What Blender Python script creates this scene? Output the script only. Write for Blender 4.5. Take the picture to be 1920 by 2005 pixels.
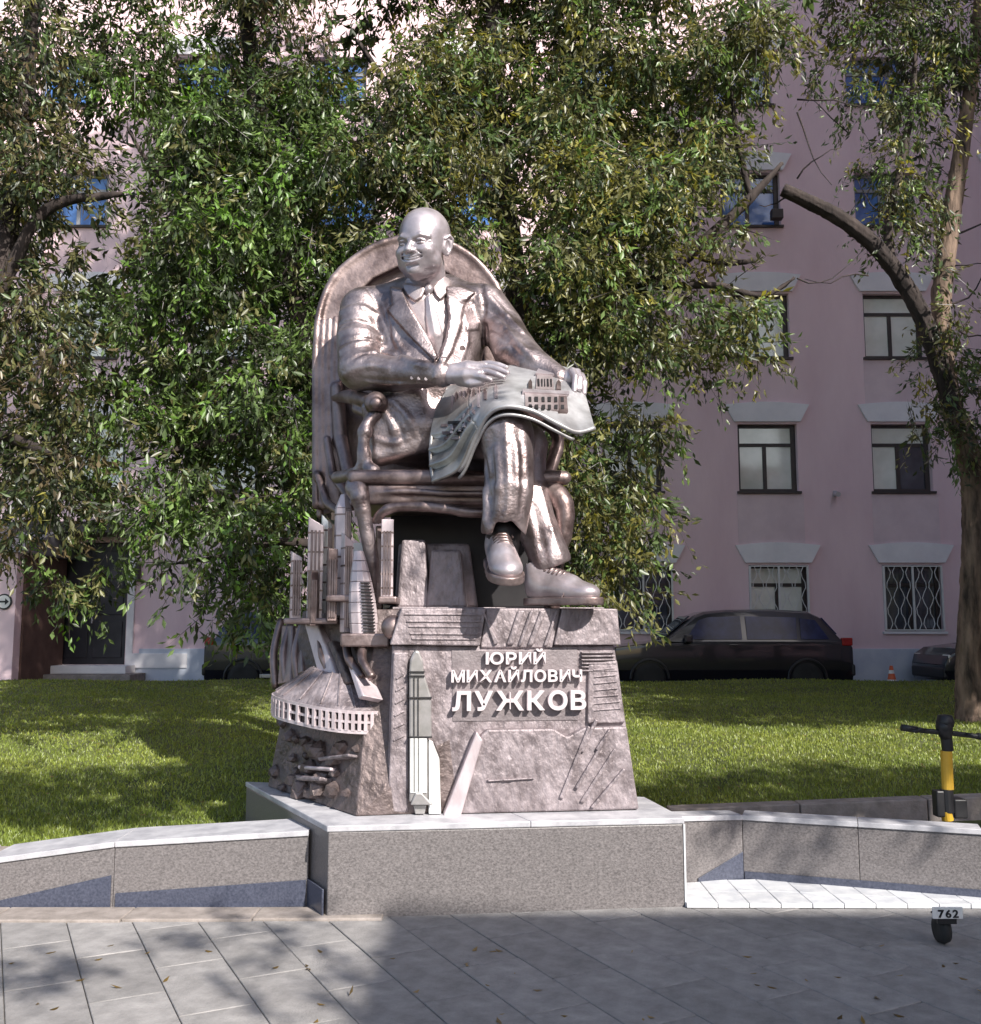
import bpy, math, random
import numpy as np
from mathutils import Matrix, Vector

# ------------------------------------------------------------------ scene, camera, light
for o in list(bpy.data.objects):
    bpy.data.objects.remove(o)
sc = bpy.context.scene
COL = sc.collection
CAM_H, PITCH, FPX = 1.68, math.radians(6.6), 1920.0
cam_d = bpy.data.cameras.new('camera'); cam = bpy.data.objects.new('camera', cam_d); COL.objects.link(cam)
cam.location = (0, 0, CAM_H); cam.rotation_euler = (math.pi / 2 + PITCH, 0, 0)
cam_d.sensor_fit = 'HORIZONTAL'; cam_d.sensor_width = 36.0; cam_d.lens = 36.0 * FPX / 1920.0
cam_d.clip_start = 0.05; cam_d.clip_end = 600
sc.camera = cam
SUN_EL, SUN_AZ = math.radians(37), math.radians(34)      # azimuth: to the right of straight behind the camera
w = bpy.data.worlds.new('World'); sc.world = w; w.use_nodes = True
nt = w.node_tree; bg = nt.nodes['Background']
sky = nt.nodes.new('ShaderNodeTexSky'); sky.sky_type = 'NISHITA'; sky.sun_disc = False
sky.sun_elevation = SUN_EL; sky.sun_rotation = math.pi - SUN_AZ
sky.air_density = 1.0; sky.dust_density = 1.5; sky.ozone_density = 1.0
nt.links.new(sky.outputs[0], bg.inputs[0]); bg.inputs[1].default_value = 0.12
sd = bpy.data.lights.new('sun', 'SUN'); so = bpy.data.objects.new('sun', sd); COL.objects.link(so)
sd.energy = 4.9; sd.angle = math.radians(0.55); sd.color = (1.0, 0.95, 0.88)
S = Vector((math.sin(SUN_AZ) * math.cos(SUN_EL), -math.cos(SUN_AZ) * math.cos(SUN_EL), math.sin(SUN_EL)))
so.rotation_euler = S.to_track_quat('Z', 'Y').to_euler(); so.location = S * 60
sc.view_settings.view_transform = 'Standard'; sc.view_settings.look = 'None'
sc.cycles.max_bounces = 6; sc.cycles.diffuse_bounces = 3; sc.cycles.glossy_bounces = 3; sc.cycles.transmission_bounces = 3
sc.view_settings.exposure = 0.72; sc.view_settings.gamma = 1.0

rng = np.random.default_rng(7); random.seed(7)
A = np.array
CT, ST = math.cos(PITCH), math.sin(PITCH)

# ------------------------------------------------------------------ photograph measurements -> metres
def ray(x, y):
    u = (x - 960) / FPX; v = (1002.5 - y) / FPX
    return A([u, CT - v * ST, ST + v * CT])
def P(x, y, Y):
    d = ray(x, y); return d * (Y / d[1]) + A([0, 0, CAM_H])
def G(x, y, z=0.0):
    d = ray(x, y); return d * ((z - CAM_H) / d[2]) + A([0, 0, CAM_H])
def mpp(Y): return Y / FPX
def toplane(x, y, p0, n):
    d = ray(x, y); c = A([0, 0, CAM_H]); return c + d * (np.dot(p0 - c, n) / np.dot(d, n))

# ------------------------------------------------------------------ materials
MATS = {}
def mat(name, c1, c2=None, rough=0.6, metal=0.0, scale=4.0, detail=6.0, bump=0.0, bscale=None, spec=0.5,
        stretch=(1, 1, 1), kind='noise', rnd=0.0, rough2=None, coat=0.0, lo=0.35, hi=0.65):
    if name in MATS: return MATS[name]
    m = bpy.data.materials.new(name); m.use_nodes = True; t = m.node_tree; N = t.nodes; L = t.links
    b = N['Principled BSDF']
    b.inputs['Roughness'].default_value = rough; b.inputs['Metallic'].default_value = metal
    b.inputs['Specular IOR Level'].default_value = spec
    if coat: b.inputs['Coat Weight'].default_value = coat; b.inputs['Coat Roughness'].default_value = 0.05
    c2 = c2 or c1
    tc = N.new('ShaderNodeTexCoord'); mp = N.new('ShaderNodeMapping'); mp.inputs['Scale'].default_value = stretch
    L.new(tc.outputs['Object'], mp.inputs['Vector'])
    no = N.new('ShaderNodeTexNoise'); no.inputs['Scale'].default_value = scale; no.inputs['Detail'].default_value = detail
    no.inputs['Roughness'].default_value = 0.62
    L.new(mp.outputs[0], no.inputs['Vector'])
    r = N.new('ShaderNodeValToRGB'); r.color_ramp.elements[0].position = lo; r.color_ramp.elements[1].position = hi
    r.color_ramp.elements[0].color = (*c1, 1); r.color_ramp.elements[1].color = (*c2, 1)
    L.new(no.outputs['Fac'], r.inputs['Fac']); out = r.outputs['Color']
    if rnd:
        oi = N.new('ShaderNodeObjectInfo'); hs = N.new('ShaderNodeHueSaturation')
        ma = N.new('ShaderNodeMapRange'); ma.inputs['To Min'].default_value = 1 - rnd; ma.inputs['To Max'].default_value = 1 + rnd
        L.new(oi.outputs['Random'], ma.inputs['Value']); L.new(ma.outputs[0], hs.inputs['Value']); L.new(out, hs.inputs['Color'])
        out = hs.outputs['Color']
    L.new(out, b.inputs['Base Color'])
    if rough2 is not None:
        mr = N.new('ShaderNodeMapRange'); mr.inputs['From Min'].default_value = lo; mr.inputs['From Max'].default_value = hi
        mr.inputs['To Min'].default_value = rough; mr.inputs['To Max'].default_value = rough2
        L.new(no.outputs['Fac'], mr.inputs['Value']); L.new(mr.outputs[0], b.inputs['Roughness'])
    if bump:
        n2 = N.new('ShaderNodeTexNoise'); n2.inputs['Scale'].default_value = bscale or scale * 6; n2.inputs['Detail'].default_value = 4
        L.new(mp.outputs[0], n2.inputs['Vector'])
        bp = N.new('ShaderNodeBump'); bp.inputs['Strength'].default_value = bump; bp.inputs['Distance'].default_value = 0.02
        L.new(n2.outputs['Fac'], bp.inputs['Height']); L.new(bp.outputs[0], b.inputs['Normal'])
    MATS[name] = m; return m

BRONZE = mat('bronze', (0.155, 0.116, 0.112), (0.45, 0.378, 0.38), rough=0.32, rough2=0.52, metal=0.85, scale=5.5, detail=12, bump=0.22, bscale=55, lo=.32, hi=.68)
SKIN = mat('bronze_polished', (0.36, 0.31, 0.325), (0.54, 0.485, 0.51), rough=0.34, rough2=0.46, metal=0.6, scale=6, detail=8, bump=0.06, bscale=45)
SHEETM = mat('bronze_pale', (0.32, 0.31, 0.315), (0.58, 0.57, 0.58), rough=0.36, rough2=0.5, metal=0.55, scale=4, bump=0.03, bscale=50)
SHIRTM = mat('bronze_light', (0.36, 0.29, 0.29), (0.52, 0.45, 0.45), rough=0.40, rough2=.5, metal=0.65, scale=6, bump=.06, bscale=30)
CHAIRM = mat('bronze_chair', (0.125, 0.086, 0.08), (0.37, 0.29, 0.28), rough=0.33, rough2=0.56, metal=0.82, scale=4.5, detail=9, bump=0.18, bscale=26, lo=.32, hi=.68)
CAST = mat('bronze_rough_cast', (0.165, 0.135, 0.140), (0.38, 0.325, 0.34), rough=0.45, rough2=0.66, metal=0.4, scale=9, detail=10, bump=0.8, bscale=30, stretch=(1, 1, .6), lo=.34, hi=.66)
CASTD = mat('bronze_rough_dark', (0.085, 0.064, 0.06), (0.21, 0.165, 0.16), rough=0.42, rough2=0.65, metal=0.5, scale=9, bump=0.8, bscale=22)
PANELM = mat('bronze_flat_panel', (0.19, 0.162, 0.168), (0.28, 0.242, 0.25), rough=0.5, metal=0.4, scale=10, detail=10, bump=0.2, bscale=60)
LETTER = mat('letter_metal', (0.74, 0.66, 0.68), (0.82, 0.74, 0.76), rough=0.38, metal=0.35, scale=20)
TOWER = mat('bronze_towers', (0.50, 0.42, 0.44), (0.68, 0.59, 0.61), rough=0.38, rough2=0.52, metal=0.4, scale=9, stretch=(1, 1, .4), bump=0.05)
ROCKETW = mat('bright_metal', (0.70, 0.70, 0.68), (0.80, 0.80, 0.78), rough=0.35, metal=0.3, scale=12)
ROCKETG = mat('grey_metal', (0.30, 0.29, 0.28), (0.40, 0.38, 0.38), rough=0.4, metal=0.5, scale=12)
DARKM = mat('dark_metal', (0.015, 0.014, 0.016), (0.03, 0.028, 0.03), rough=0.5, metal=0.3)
GRANITE = mat('granite', (0.095, 0.086, 0.086), (0.215, 0.195, 0.194), rough=0.34, rough2=0.5, scale=95, detail=9, bump=0.12, bscale=150, stretch=(.7, 1, 1.0), lo=.34, hi=.68)
GRANITE_SHADE = mat('granite_blue_shade', (0.030, 0.036, 0.058), (0.085, 0.092, 0.13), rough=0.3, scale=70, detail=10, lo=.3, hi=.7)  # bluish shade of the wall feet, put into the stone colour
COPING = mat('coping_stone', (0.34, 0.335, 0.36), (0.54, 0.53, 0.55), rough=0.5, scale=7, detail=12, bump=0.06, bscale=90)
TAN = mat('tan_stone', (0.21, 0.18, 0.16), (0.33, 0.285, 0.26), rough=0.8, scale=9, detail=12, bump=0.25, bscale=50)
MARBLE = mat('white_stone', (0.46, 0.47, 0.50), (0.64, 0.64, 0.65), rough=0.5, scale=9, detail=12, rnd=0.07)
PAVE = mat('paving_concrete', (0.185, 0.176, 0.172), (0.335, 0.318, 0.31), rough=0.85, scale=7.0, detail=14, bump=0.35, bscale=90, rnd=0.13, lo=.3, hi=.7)
JOINT = mat('joint_sand', (0.07, 0.065, 0.06), (0.12, 0.11, 0.10), rough=0.95, scale=30, bump=0.4)
SOIL = mat('lawn_soil', (0.05, 0.06, 0.018), (0.12, 0.14, 0.035), rough=0.95, scale=1.6, detail=12, bump=0.5, bscale=30)
ASPH = mat('asphalt', (0.045, 0.045, 0.048), (0.075, 0.073, 0.072), rough=0.9, scale=20, bump=0.3, bscale=120)
PLASTER = mat('pink_plaster', (0.72, 0.515, 0.55), (0.86, 0.655, 0.68), rough=0.9, scale=0.8, detail=13, bump=0.22, bscale=12, stretch=(1, 1, .32), lo=.28, hi=.68)
PLASTERG = mat('grey_patch_plaster', (0.66, 0.51, 0.54), (0.78, 0.62, 0.64), rough=0.9, scale=1.2, detail=8)
LINTEL = mat('white_plaster', (0.76, 0.73, 0.75), (0.86, 0.83, 0.84), rough=0.85, scale=2, detail=8)
PLINTH = mat('plinth_paint', (0.48, 0.52, 0.62), (0.60, 0.63, 0.70), rough=0.85, scale=2, detail=8)
FRAME = mat('window_frame_brown', (0.03, 0.022, 0.02), (0.05, 0.036, 0.032), rough=0.5)
FRAMEB = mat('window_frame_grey', (0.25, 0.26, 0.28), rough=0.5)
PANE = mat('pane_pale', (0.66, 0.68, 0.60), (0.84, 0.85, 0.78), rough=0.06, scale=1.3, detail=3, spec=0.8, rnd=.12)
PANED = mat('pane_dark', (0.02, 0.025, 0.035), (0.07, 0.08, 0.10), rough=0.04, scale=1.3, detail=3, spec=0.9)
PANE_SKY = mat('pane_sky_reflection', (0.03, 0.09, 0.30), (0.10, 0.22, 0.50), rough=0.06, scale=1.3, detail=3, spec=0.9)  # sky reflection put into the pane colour
GRILLE = mat('white_iron', (0.66, 0.65, 0.63), (0.74, 0.73, 0.70), rough=0.5)
DOORM = mat('door_dark', (0.016, 0.015, 0.024), (0.028, 0.026, 0.036), rough=0.45, scale=3)
PIPE = mat('pipe_zinc', (0.42, 0.40, 0.42), (0.54, 0.51, 0.53), rough=0.5, metal=0.3)
BROWN = mat('brown_wall', (0.10, 0.055, 0.045), (0.16, 0.09, 0.07), rough=0.9, scale=3)
CARP = mat('car_paint_dark', (0.006, 0.007, 0.014), rough=0.3, metal=0.2, coat=1.0)
CARG = mat('car_glass', (0.008, 0.012, 0.05), (0.02, 0.03, 0.11), rough=0.12, spec=0.25)
RUBBER = mat('rubber', (0.012, 0.012, 0.012), (0.025, 0.025, 0.025), rough=0.8)
RIM = mat('rim_alloy', (0.35, 0.35, 0.37), rough=0.3, metal=0.9)
TAIL = mat('tail_lamp', (0.32, 0.012, 0.01), (0.42, 0.02, 0.015), rough=0.15)
WHITE = mat('white_paint', (0.75, 0.74, 0.72), rough=0.5)
BLACK = mat('black_plastic', (0.012, 0.012, 0.014), (0.022, 0.022, 0.024), rough=0.45)
YELLOW = mat('yellow_wrap', (0.62, 0.36, 0.03), (0.72, 0.44, 0.05), rough=0.45, scale=12)
ORANGE = mat('cone_orange', (0.50, 0.09, 0.03), (0.60, 0.12, 0.04), rough=0.55, scale=12)
BARK = mat('bark', (0.040, 0.028, 0.021), (0.25, 0.175, 0.13), rough=0.95, scale=8, detail=11, bump=1.0, bscale=18, stretch=(1, 1, .22))
BARKD = mat('bark_dark', (0.018, 0.013, 0.012), (0.06, 0.045, 0.04), rough=0.95, scale=7, detail=10, bump=1.0, bscale=14, stretch=(1, 1, .22))
ROOFM = mat('roof_tin', (0.20, 0.19, 0.20), (0.30, 0.29, 0.30), rough=0.5, metal=0.4)

def leaf_mat(name, trans=0.35):
    m = bpy.data.materials.new(name); m.use_nodes = True; t = m.node_tree; N = t.nodes; L = t.links
    b = N['Principled BSDF']; b.inputs['Roughness'].default_value = 0.4; b.inputs['Specular IOR Level'].default_value = 0.65
    at = N.new('ShaderNodeAttribute'); at.attribute_name = 'leaf'
    L.new(at.outputs['Color'], b.inputs['Base Color'])
    tr = N.new('ShaderNodeBsdfTranslucent'); g = N.new('ShaderNodeHueSaturation'); g.inputs['Saturation'].default_value = 1.15; g.inputs['Value'].default_value = 1.5
    L.new(at.outputs['Color'], g.inputs['Color']); L.new(g.outputs[0], tr.inputs['Color'])
    mx = N.new('ShaderNodeMixShader'); mx.inputs[0].default_value = trans
    L.new(b.outputs[0], mx.inputs[1]); L.new(tr.outputs[0], mx.inputs[2]); L.new(mx.outputs[0], N['Material Output'].inputs['Surface'])
    return m
LEAF = leaf_mat('leaf', 0.35); GRASSM = leaf_mat('grass', 0.3)

# ------------------------------------------------------------------ object helpers
def link(name, me, m=None, parent=None, smooth=False):
    o = bpy.data.objects.new(name, me); COL.objects.link(o)
    if m is not None and not me.materials: me.materials.append(m)
    if parent is not None: o.parent = parent
    if smooth: me.shade_smooth()
    return o
def tag(o, label, cat, group=None):
    o['label'] = label; o['category'] = cat
    if group: o['group'] = group
    return o
def thing(name, label, cat, group=None):
    o = bpy.data.objects.new(name, None); COL.objects.link(o); o.empty_display_size = 0.2
    return tag(o, label, cat, group)
def struct(o): o['kind'] = 'structure'; return o
def meshdata(name, V, F, smooth=False):
    me = bpy.data.meshes.new(name); me.from_pydata([tuple(map(float, v)) for v in V], [], [tuple(f) for f in F]); me.validate(); me.update()
    if smooth: me.shade_smooth()
    return me
def fixnormals(me):
    import bmesh
    bm = bmesh.new(); bm.from_mesh(me); bmesh.ops.recalc_face_normals(bm, faces=bm.faces); bm.to_mesh(me); bm.free()
def bevel(me, w, seg=2):
    import bmesh
    bm = bmesh.new(); bm.from_mesh(me); bmesh.ops.recalc_face_normals(bm, faces=bm.faces)
    bmesh.ops.bevel(bm, geom=list(bm.edges), offset=w, segments=seg, affect='EDGES', profile=0.5, clamp_overlap=True)
    bm.to_mesh(me); bm.free()
class MB:
    """collects simple solids into ONE mesh"""
    def __init__(s): s.V = []; s.F = []
    def hexa(s, c):
        b = len(s.V); s.V += [tuple(map(float, p)) for p in c]
        s.F += [tuple(b + i for i in f) for f in ((3, 2, 1, 0), (4, 5, 6, 7), (0, 1, 5, 4), (1, 2, 6, 5), (2, 3, 7, 6), (3, 0, 4, 7))]
        return s
    def box(s, x0, x1, y0, y1, z0, z1):
        return s.hexa([(x0, y0, z0), (x1, y0, z0), (x1, y1, z0), (x0, y1, z0), (x0, y0, z1), (x1, y0, z1), (x1, y1, z1), (x0, y1, z1)])
    def prism(s, bot, top):
        n = len(bot); b = len(s.V); s.V += [tuple(map(float, p)) for p in bot] + [tuple(map(float, p)) for p in top]
        s.F.append(tuple(b + i for i in reversed(range(n)))); s.F.append(tuple(b + n + i for i in range(n)))
        for i in range(n):
            j = (i + 1) % n; s.F.append((b + i, b + j, b + n + j, b + n + i))
        return s
    def tube(s, pts, rad, n=8, cap=True, flat=1.0):
        pts = [A(p, float) for p in pts]; b = len(s.V); m = len(pts)
        if not hasattr(rad, '__len__'): rad = [rad] * m
        up = A([0.13, 0.31, 0.94])
        for i, p in enumerate(pts):
            t = pts[min(i + 1, m - 1)] - pts[max(i - 1, 0)]; t = t / (np.linalg.norm(t) + 1e-9)
            if abs(np.dot(t, up)) > 0.95: up = A([0.9, 0.3, 0.1])
            a = np.cross(t, up); a /= np.linalg.norm(a); c = np.cross(a, t)
            for k in range(n):
                q = 2 * math.pi * k / n
                s.V.append(tuple(p + rad[i] * (math.cos(q) * a + flat * math.sin(q) * c)))
        for i in range(m - 1):
            for k in range(n):
                k2 = (k + 1) % n
                s.F.append((b + i * n + k, b + i * n + k2, b + (i + 1) * n + k2, b + (i + 1) * n + k))
        if cap:
            s.F.append(tuple(b + k for k in reversed(range(n)))); s.F.append(tuple(b + (m - 1) * n + k for k in range(n)))
        return s
    def lathe(s, prof, c, n=16, axis='z'):
        b = len(s.V); m = len(prof)
        for r, h in prof:
            for k in range(n):
                q = 2 * math.pi * k / n; p = (r * math.cos(q), r * math.sin(q), h)
                if axis == 'y': p = (p[0], p[2], p[1])
                if axis == 'x': p = (p[2], p[0], p[1])
                s.V.append((c[0] + p[0], c[1] + p[1], c[2] + p[2]))
        for i in range(m - 1):
            for k in range(n):
                k2 = (k + 1) % n; s.F.append((b + i * n + k, b + i * n + k2, b + (i + 1) * n + k2, b + (i + 1) * n + k))
        s.F.append(tuple(b + k for k in range(n))); s.F.append(tuple(b + (m - 1) * n + k for k in range(n)))
        return s
    def build(s, name, m, parent=None, bev=0, smooth=False, seg=2):
        me = meshdata(name, s.V, s.F); fixnormals(me)
        if bev: bevel(me, bev, seg)
        if smooth: me.shade_smooth()
        return link(name, me, m, parent)
def smooth_curve(pts, n=6):
    pts = [A(p, float) for p in pts]; out = []
    for i in range(len(pts) - 1):
        p0, p1, p2, p3 = pts[max(i - 1, 0)], pts[i], pts[i + 1], pts[min(i + 2, len(pts) - 1)]
        for k in range(n):
            t = k / n
            out.append(0.5 * (2 * p1 + (p2 - p0) * t + (2 * p0 - 5 * p1 + 4 * p2 - p3) * t * t + (3 * p1 - p0 - 3 * p2 + p3) * t ** 3))
    out.append(pts[-1]); return out

# ------------------------------------------------------------------ sculpting: signed distance field -> surface net
def surface_net(D, lo, h):
    ins = D < 0; nx, ny, nz = [d - 1 for d in D.shape]
    corners = [(i, j, k) for i in (0, 1) for j in (0, 1) for k in (0, 1)]
    cnt = np.zeros((nx, ny, nz), np.int8)
    for i, j, k in corners: cnt += ins[i:i + nx, j:j + ny, k:k + nz]
    act = (cnt > 0) & (cnt < 8)
    ai, aj, ak = np.nonzero(act); n = len(ai)
    acc = np.zeros((n, 3)); num = np.zeros(n)
    val = {c: D[ai + c[0], aj + c[1], ak + c[2]] for c in corners}
    for c in corners:
        for ax in range(3):
            if c[ax] == 0:
                c2 = list(c); c2[ax] = 1; c2 = tuple(c2); a, b = val[c], val[c2]
                x = (a < 0) != (b < 0); t = np.where(x, a / np.where(x, a - b, 1), 0)
                p = np.tile(A(c, float), (n, 1)); p[:, ax] = t
                acc[x] += p[x]; num[x] += 1
    V = (acc / num[:, None] + np.stack([ai, aj, ak], 1)) * h + lo
    idx = -np.ones((nx, ny, nz), np.int64); idx[ai, aj, ak] = np.arange(n)
    Q = []
    for ax in range(3):
        o1, o2 = [(1, 2), (2, 0), (0, 1)][ax]
        sl0 = [slice(1, -1)] * 3; sl1 = [slice(1, -1)] * 3
        sl0[ax] = slice(0, -1); sl1[ax] = slice(1, None)
        a = ins[tuple(sl0)]; b = ins[tuple(sl1)]
        e = np.nonzero(a != b); base = [e[0], e[1], e[2]]
        base = [base[q] + (0 if q == ax else 1) for q in range(3)]
        def at(d1, d2):
            q = list(base); q[o1] = q[o1] + d1; q[o2] = q[o2] + d2
            return idx[q[0], q[1], q[2]]
        quad = np.stack([at(-1, -1), at(0, -1), at(0, 0), at(-1, 0)], 1)
        flip = ~a[e]; quad[flip] = quad[flip][:, ::-1]
        Q.append(quad)
    Q = np.concatenate(Q); Q = Q[(Q >= 0).all(1)]
    return V, Q
def fast_mesh(name, V, Q):
    me = bpy.data.meshes.new(name); n, k = Q.shape
    me.vertices.add(len(V)); me.vertices.foreach_set('co', np.ascontiguousarray(V, np.float32).ravel())
    me.loops.add(n * k); me.loops.foreach_set('vertex_index', np.ascontiguousarray(Q, np.int32).ravel())
    me.polygons.add(n); me.polygons.foreach_set('loop_start', np.arange(0, n * k, k, dtype=np.int32))
    me.update(calc_edges=True); me.validate(); return me
def polysd(px, py, poly):
    """signed distance in pixels, negative inside"""
    d = np.full(np.broadcast(px, py).shape, 1e9, np.float32); ins = np.zeros(d.shape, bool)
    n = len(poly)
    for i in range(n):
        x0, y0 = poly[i]; x1, y1 = poly[(i + 1) % n]
        ex, ey = x1 - x0, y1 - y0; wx, wy = px - x0, py - y0
        t = np.clip((wx * ex + wy * ey) / (ex * ex + ey * ey + 1e-9), 0, 1)
        d = np.minimum(d, (wx - t * ex) ** 2 + (wy - t * ey) ** 2)
        c = ((y0 > py) != (y1 > py)) & (px < (x1 - x0) * (py - y0) / ((y1 - y0) or 1e-9) + x0)
        ins ^= c
    return np.where(ins, -np.sqrt(d), np.sqrt(d))
class Sculpt:
    def __init__(s, lo, hi, h, far=0.4):
        s.lo = A(lo, float); s.h = h; n = [int(math.ceil((b - a) / h)) + 1 for a, b in zip(lo, hi)]
        s.D = np.full(n, far, np.float32)
        s.ax = [(s.lo[i] + h * np.arange(n[i])).astype(np.float32) for i in range(3)]
    def block(s, lo, hi):
        sl = []
        for i in range(3):
            a = max(0, int((lo[i] - s.lo[i]) / s.h)); b = min(len(s.ax[i]), int((hi[i] - s.lo[i]) / s.h) + 2); sl.append(slice(a, max(a, b)))
        X = s.ax[0][sl[0]][:, None, None]; Y = s.ax[1][sl[1]][None, :, None]; Z = s.ax[2][sl[2]][None, None, :]
        return tuple(sl), X, Y, Z
    def comb(s, sl, d, k, op):
        c = s.D[sl]
        if op == 'u':
            if k > 0:
                hh = np.maximum(k - np.abs(c - d), 0) / k; s.D[sl] = np.minimum(c, d) - hh * hh * k * 0.25
            else: s.D[sl] = np.minimum(c, d)
        else:
            d = -d
            if k > 0:
                hh = np.maximum(k - np.abs(c - d), 0) / k; s.D[sl] = np.maximum(c, d) + hh * hh * k * 0.25
            else: s.D[sl] = np.maximum(c, d)
    def cap(s, a, b, ra, rb=None, k=0.0, op='u', sy=1.0):
        a = A(a, float); b = A(b, float); rb = ra if rb is None else rb; R = max(ra, rb) * max(1, sy) + 2 * k + 4 * s.h + 0.03
        sl, X, Y, Z = s.block(np.minimum(a, b) - R, np.maximum(a, b) + R)
        ab = b - a; L2 = float(ab @ ab) + 1e-12
        t = np.clip(((X - a[0]) * ab[0] + (Y - a[1]) * ab[1] + (Z - a[2]) * ab[2]) / L2, 0, 1)
        d = np.sqrt((X - a[0] - t * ab[0]) ** 2 + ((Y - a[1] - t * ab[1]) / sy) ** 2 + (Z - a[2] - t * ab[2]) ** 2) - (ra + t * (rb - ra))
        s.comb(sl, d, k, op); return s
    def chain(s, pts, rads, k=0.0, op='u', sy=1.0):
        m = len(pts); pts = [A(p, float) for p in pts]
        if not hasattr(rads, '__len__'): rads = [rads] * m
        if len(rads) != m: rads = list(np.interp(np.linspace(0, 1, m), np.linspace(0, 1, len(rads)), rads))
        R = max(rads) * max(1, sy) + 2 * k + 4 * s.h + 0.03
        for g in range(0, m - 1, 6):                     # short groups keep the blocks small
            seg = range(g, min(g + 6, m - 1)); q = A([pts[i] for i in seg] + [pts[seg[-1] + 1]])
            sl, X, Y, Z = s.block(q.min(0) - R, q.max(0) + R); d = None
            for i in seg:
                a, b = pts[i], pts[i + 1]; ab = b - a; L2 = float(ab @ ab) + 1e-12
                t = np.clip(((X - a[0]) * ab[0] + (Y - a[1]) * ab[1] + (Z - a[2]) * ab[2]) / L2, 0, 1)
                e = np.sqrt((X - a[0] - t * ab[0]) ** 2 + ((Y - a[1] - t * ab[1]) / sy) ** 2 + (Z - a[2] - t * ab[2]) ** 2) - (rads[i] + t * (rads[i + 1] - rads[i]))
                d = e if d is None else np.minimum(d, e)
            s.comb(sl, d, k, op)
        return s
    def ell(s, c, r, k=0.0, op='u', rot=None):
        c = A(c, float); r = A(r, float); R = r.max() + 2 * k + 4 * s.h
        sl, X, Y, Z = s.block(c - R, c + R)
        x, y, z = X - c[0], Y - c[1], Z - c[2]
        if rot is not None:
            m = A(rot).T; x, y, z = [m[i, 0] * x + m[i, 1] * y + m[i, 2] * z for i in range(3)]
        k0 = np.sqrt((x / r[0]) ** 2 + (y / r[1]) ** 2 + (z / r[2]) ** 2); k1 = np.sqrt((x / r[0] ** 2) ** 2 + (y / r[1] ** 2) ** 2 + (z / r[2] ** 2) ** 2)
        s.comb(sl, k0 * (k0 - 1) / (k1 + 1e-9), k, op); return s
    def box(s, c, r, rd=0.02, k=0.0, op='u', rot=None):
        c = A(c, float); r = A(r, float); R = np.linalg.norm(r) + 2 * k + 4 * s.h
        sl, X, Y, Z = s.block(c - R, c + R); x, y, z = X - c[0], Y - c[1], Z - c[2]
        if rot is not None:
            m = A(rot).T; x, y, z = [m[i, 0] * x + m[i, 1] * y + m[i, 2] * z for i in range(3)]
        qx, qy, qz = abs(x) - r[0] + rd, abs(y) - r[1] + rd, abs(z) - r[2] + rd
        d = np.sqrt(np.maximum(qx, 0) ** 2 + np.maximum(qy, 0) ** 2 + np.maximum(qz, 0) ** 2) + np.minimum(np.maximum(np.maximum(qx, qy), qz), 0) - rd
        s.comb(sl, d, k, op); return s
    def project(s, X, Y, Z):
        zz = Z - CAM_H; dep = Y * CT + zz * ST; up = -Y * ST + zz * CT
        return 960 + FPX * X / dep, 1002.5 - FPX * up / dep
    def pxblock(s, poly, y0, y1):
        xs = [p[0] for p in poly]; ys = [p[1] for p in poly]; c = [P(x, y, Y) for x in (min(xs), max(xs)) for y in (min(ys), max(ys)) for Y in (y0, y1)]
        c = A(c); return s.block(c.min(0) - 0.03, c.max(0) + 0.03)
    def emboss(s, poly, t, y0, y1, w=1.5):
        sl, X, Y, Z = s.pxblock(poly, y0, y1); px, py = s.project(X, Y, Z)
        m = np.clip(0.5 - polysd(px, py, poly) / (2 * w), 0, 1); m = m * m * (3 - 2 * m)
        s.D[sl] -= t * m * ((Y > y0) & (Y < y1)); return s
    def carve(s, poly, y0, y1):
        sl, X, Y, Z = s.pxblock(poly, y0, y1); px, py = s.project(X, Y, Z)
        d = np.maximum(polysd(px, py, poly) * mpp((y0 + y1) / 2), Y - y1); s.D[sl] = np.maximum(s.D[sl], -d); return s
    def sample(s, p):
        q = (A(p) - s.lo) / s.h; i = np.floor(q).astype(int)
        if (i < 0).any() or (i + 1 >= A(s.D.shape)).any(): return 1.0
        f = q - i; c = s.D[i[0]:i[0] + 2, i[1]:i[1] + 2, i[2]:i[2] + 2]
        c = c[0] * (1 - f[0]) + c[1] * f[0]; c = c[0] * (1 - f[1]) + c[1] * f[1]; return c[0] * (1 - f[2]) + c[1] * f[2]
    def hit(s, x, y, y0=5.8, y1=8.2):
        st = s.h * 0.7
        Y = y0; d0 = 1.0
        while Y < y1:
            d1 = s.sample(P(x, y, Y))
            if d1 < 0:
                t = d1 / (d1 - d0) if d0 < .9 else 0
                return P(x, y, Y - st * t)
            d0 = d1; Y += st
        return None
    def line(s, pts, r, k=0.02, op='u', off=0.0, n=5):
        """a ridge (u) or groove (s) that follows the surface along a traced line"""
        pp = smooth_curve([(x, y, 0) for x, y in pts], n); H = []; m = len(pp)
        for i, p in enumerate(pp):
            q = s.hit(p[0], p[1])
            if q is None: continue
            e = math.sin(math.pi * min(1, max(0, (i + .3) / (m - .4)))) ** .6; d = ray(p[0], p[1])
            o = r * (.45 + 1.0 * (1 - e)) if op == 'u' else -r * (.45 + 1.0 * (1 - e))
            H.append(q + d * o)
        G_ = [[]]
        for i, q in enumerate(H):
            if i and np.linalg.norm(q - H[i - 1]) > .15: G_.append([])
            G_[-1].append(q)
        for g in G_:
            for _ in range(3):
                g = [g[0]] + [(g[i - 1] + 2 * g[i] + g[i + 1]) / 4 for i in range(1, len(g) - 1)] + g[-1:] if len(g) > 2 else g
            if len(g) > 1: s.chain(g, r, k, op)
        return s
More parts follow.
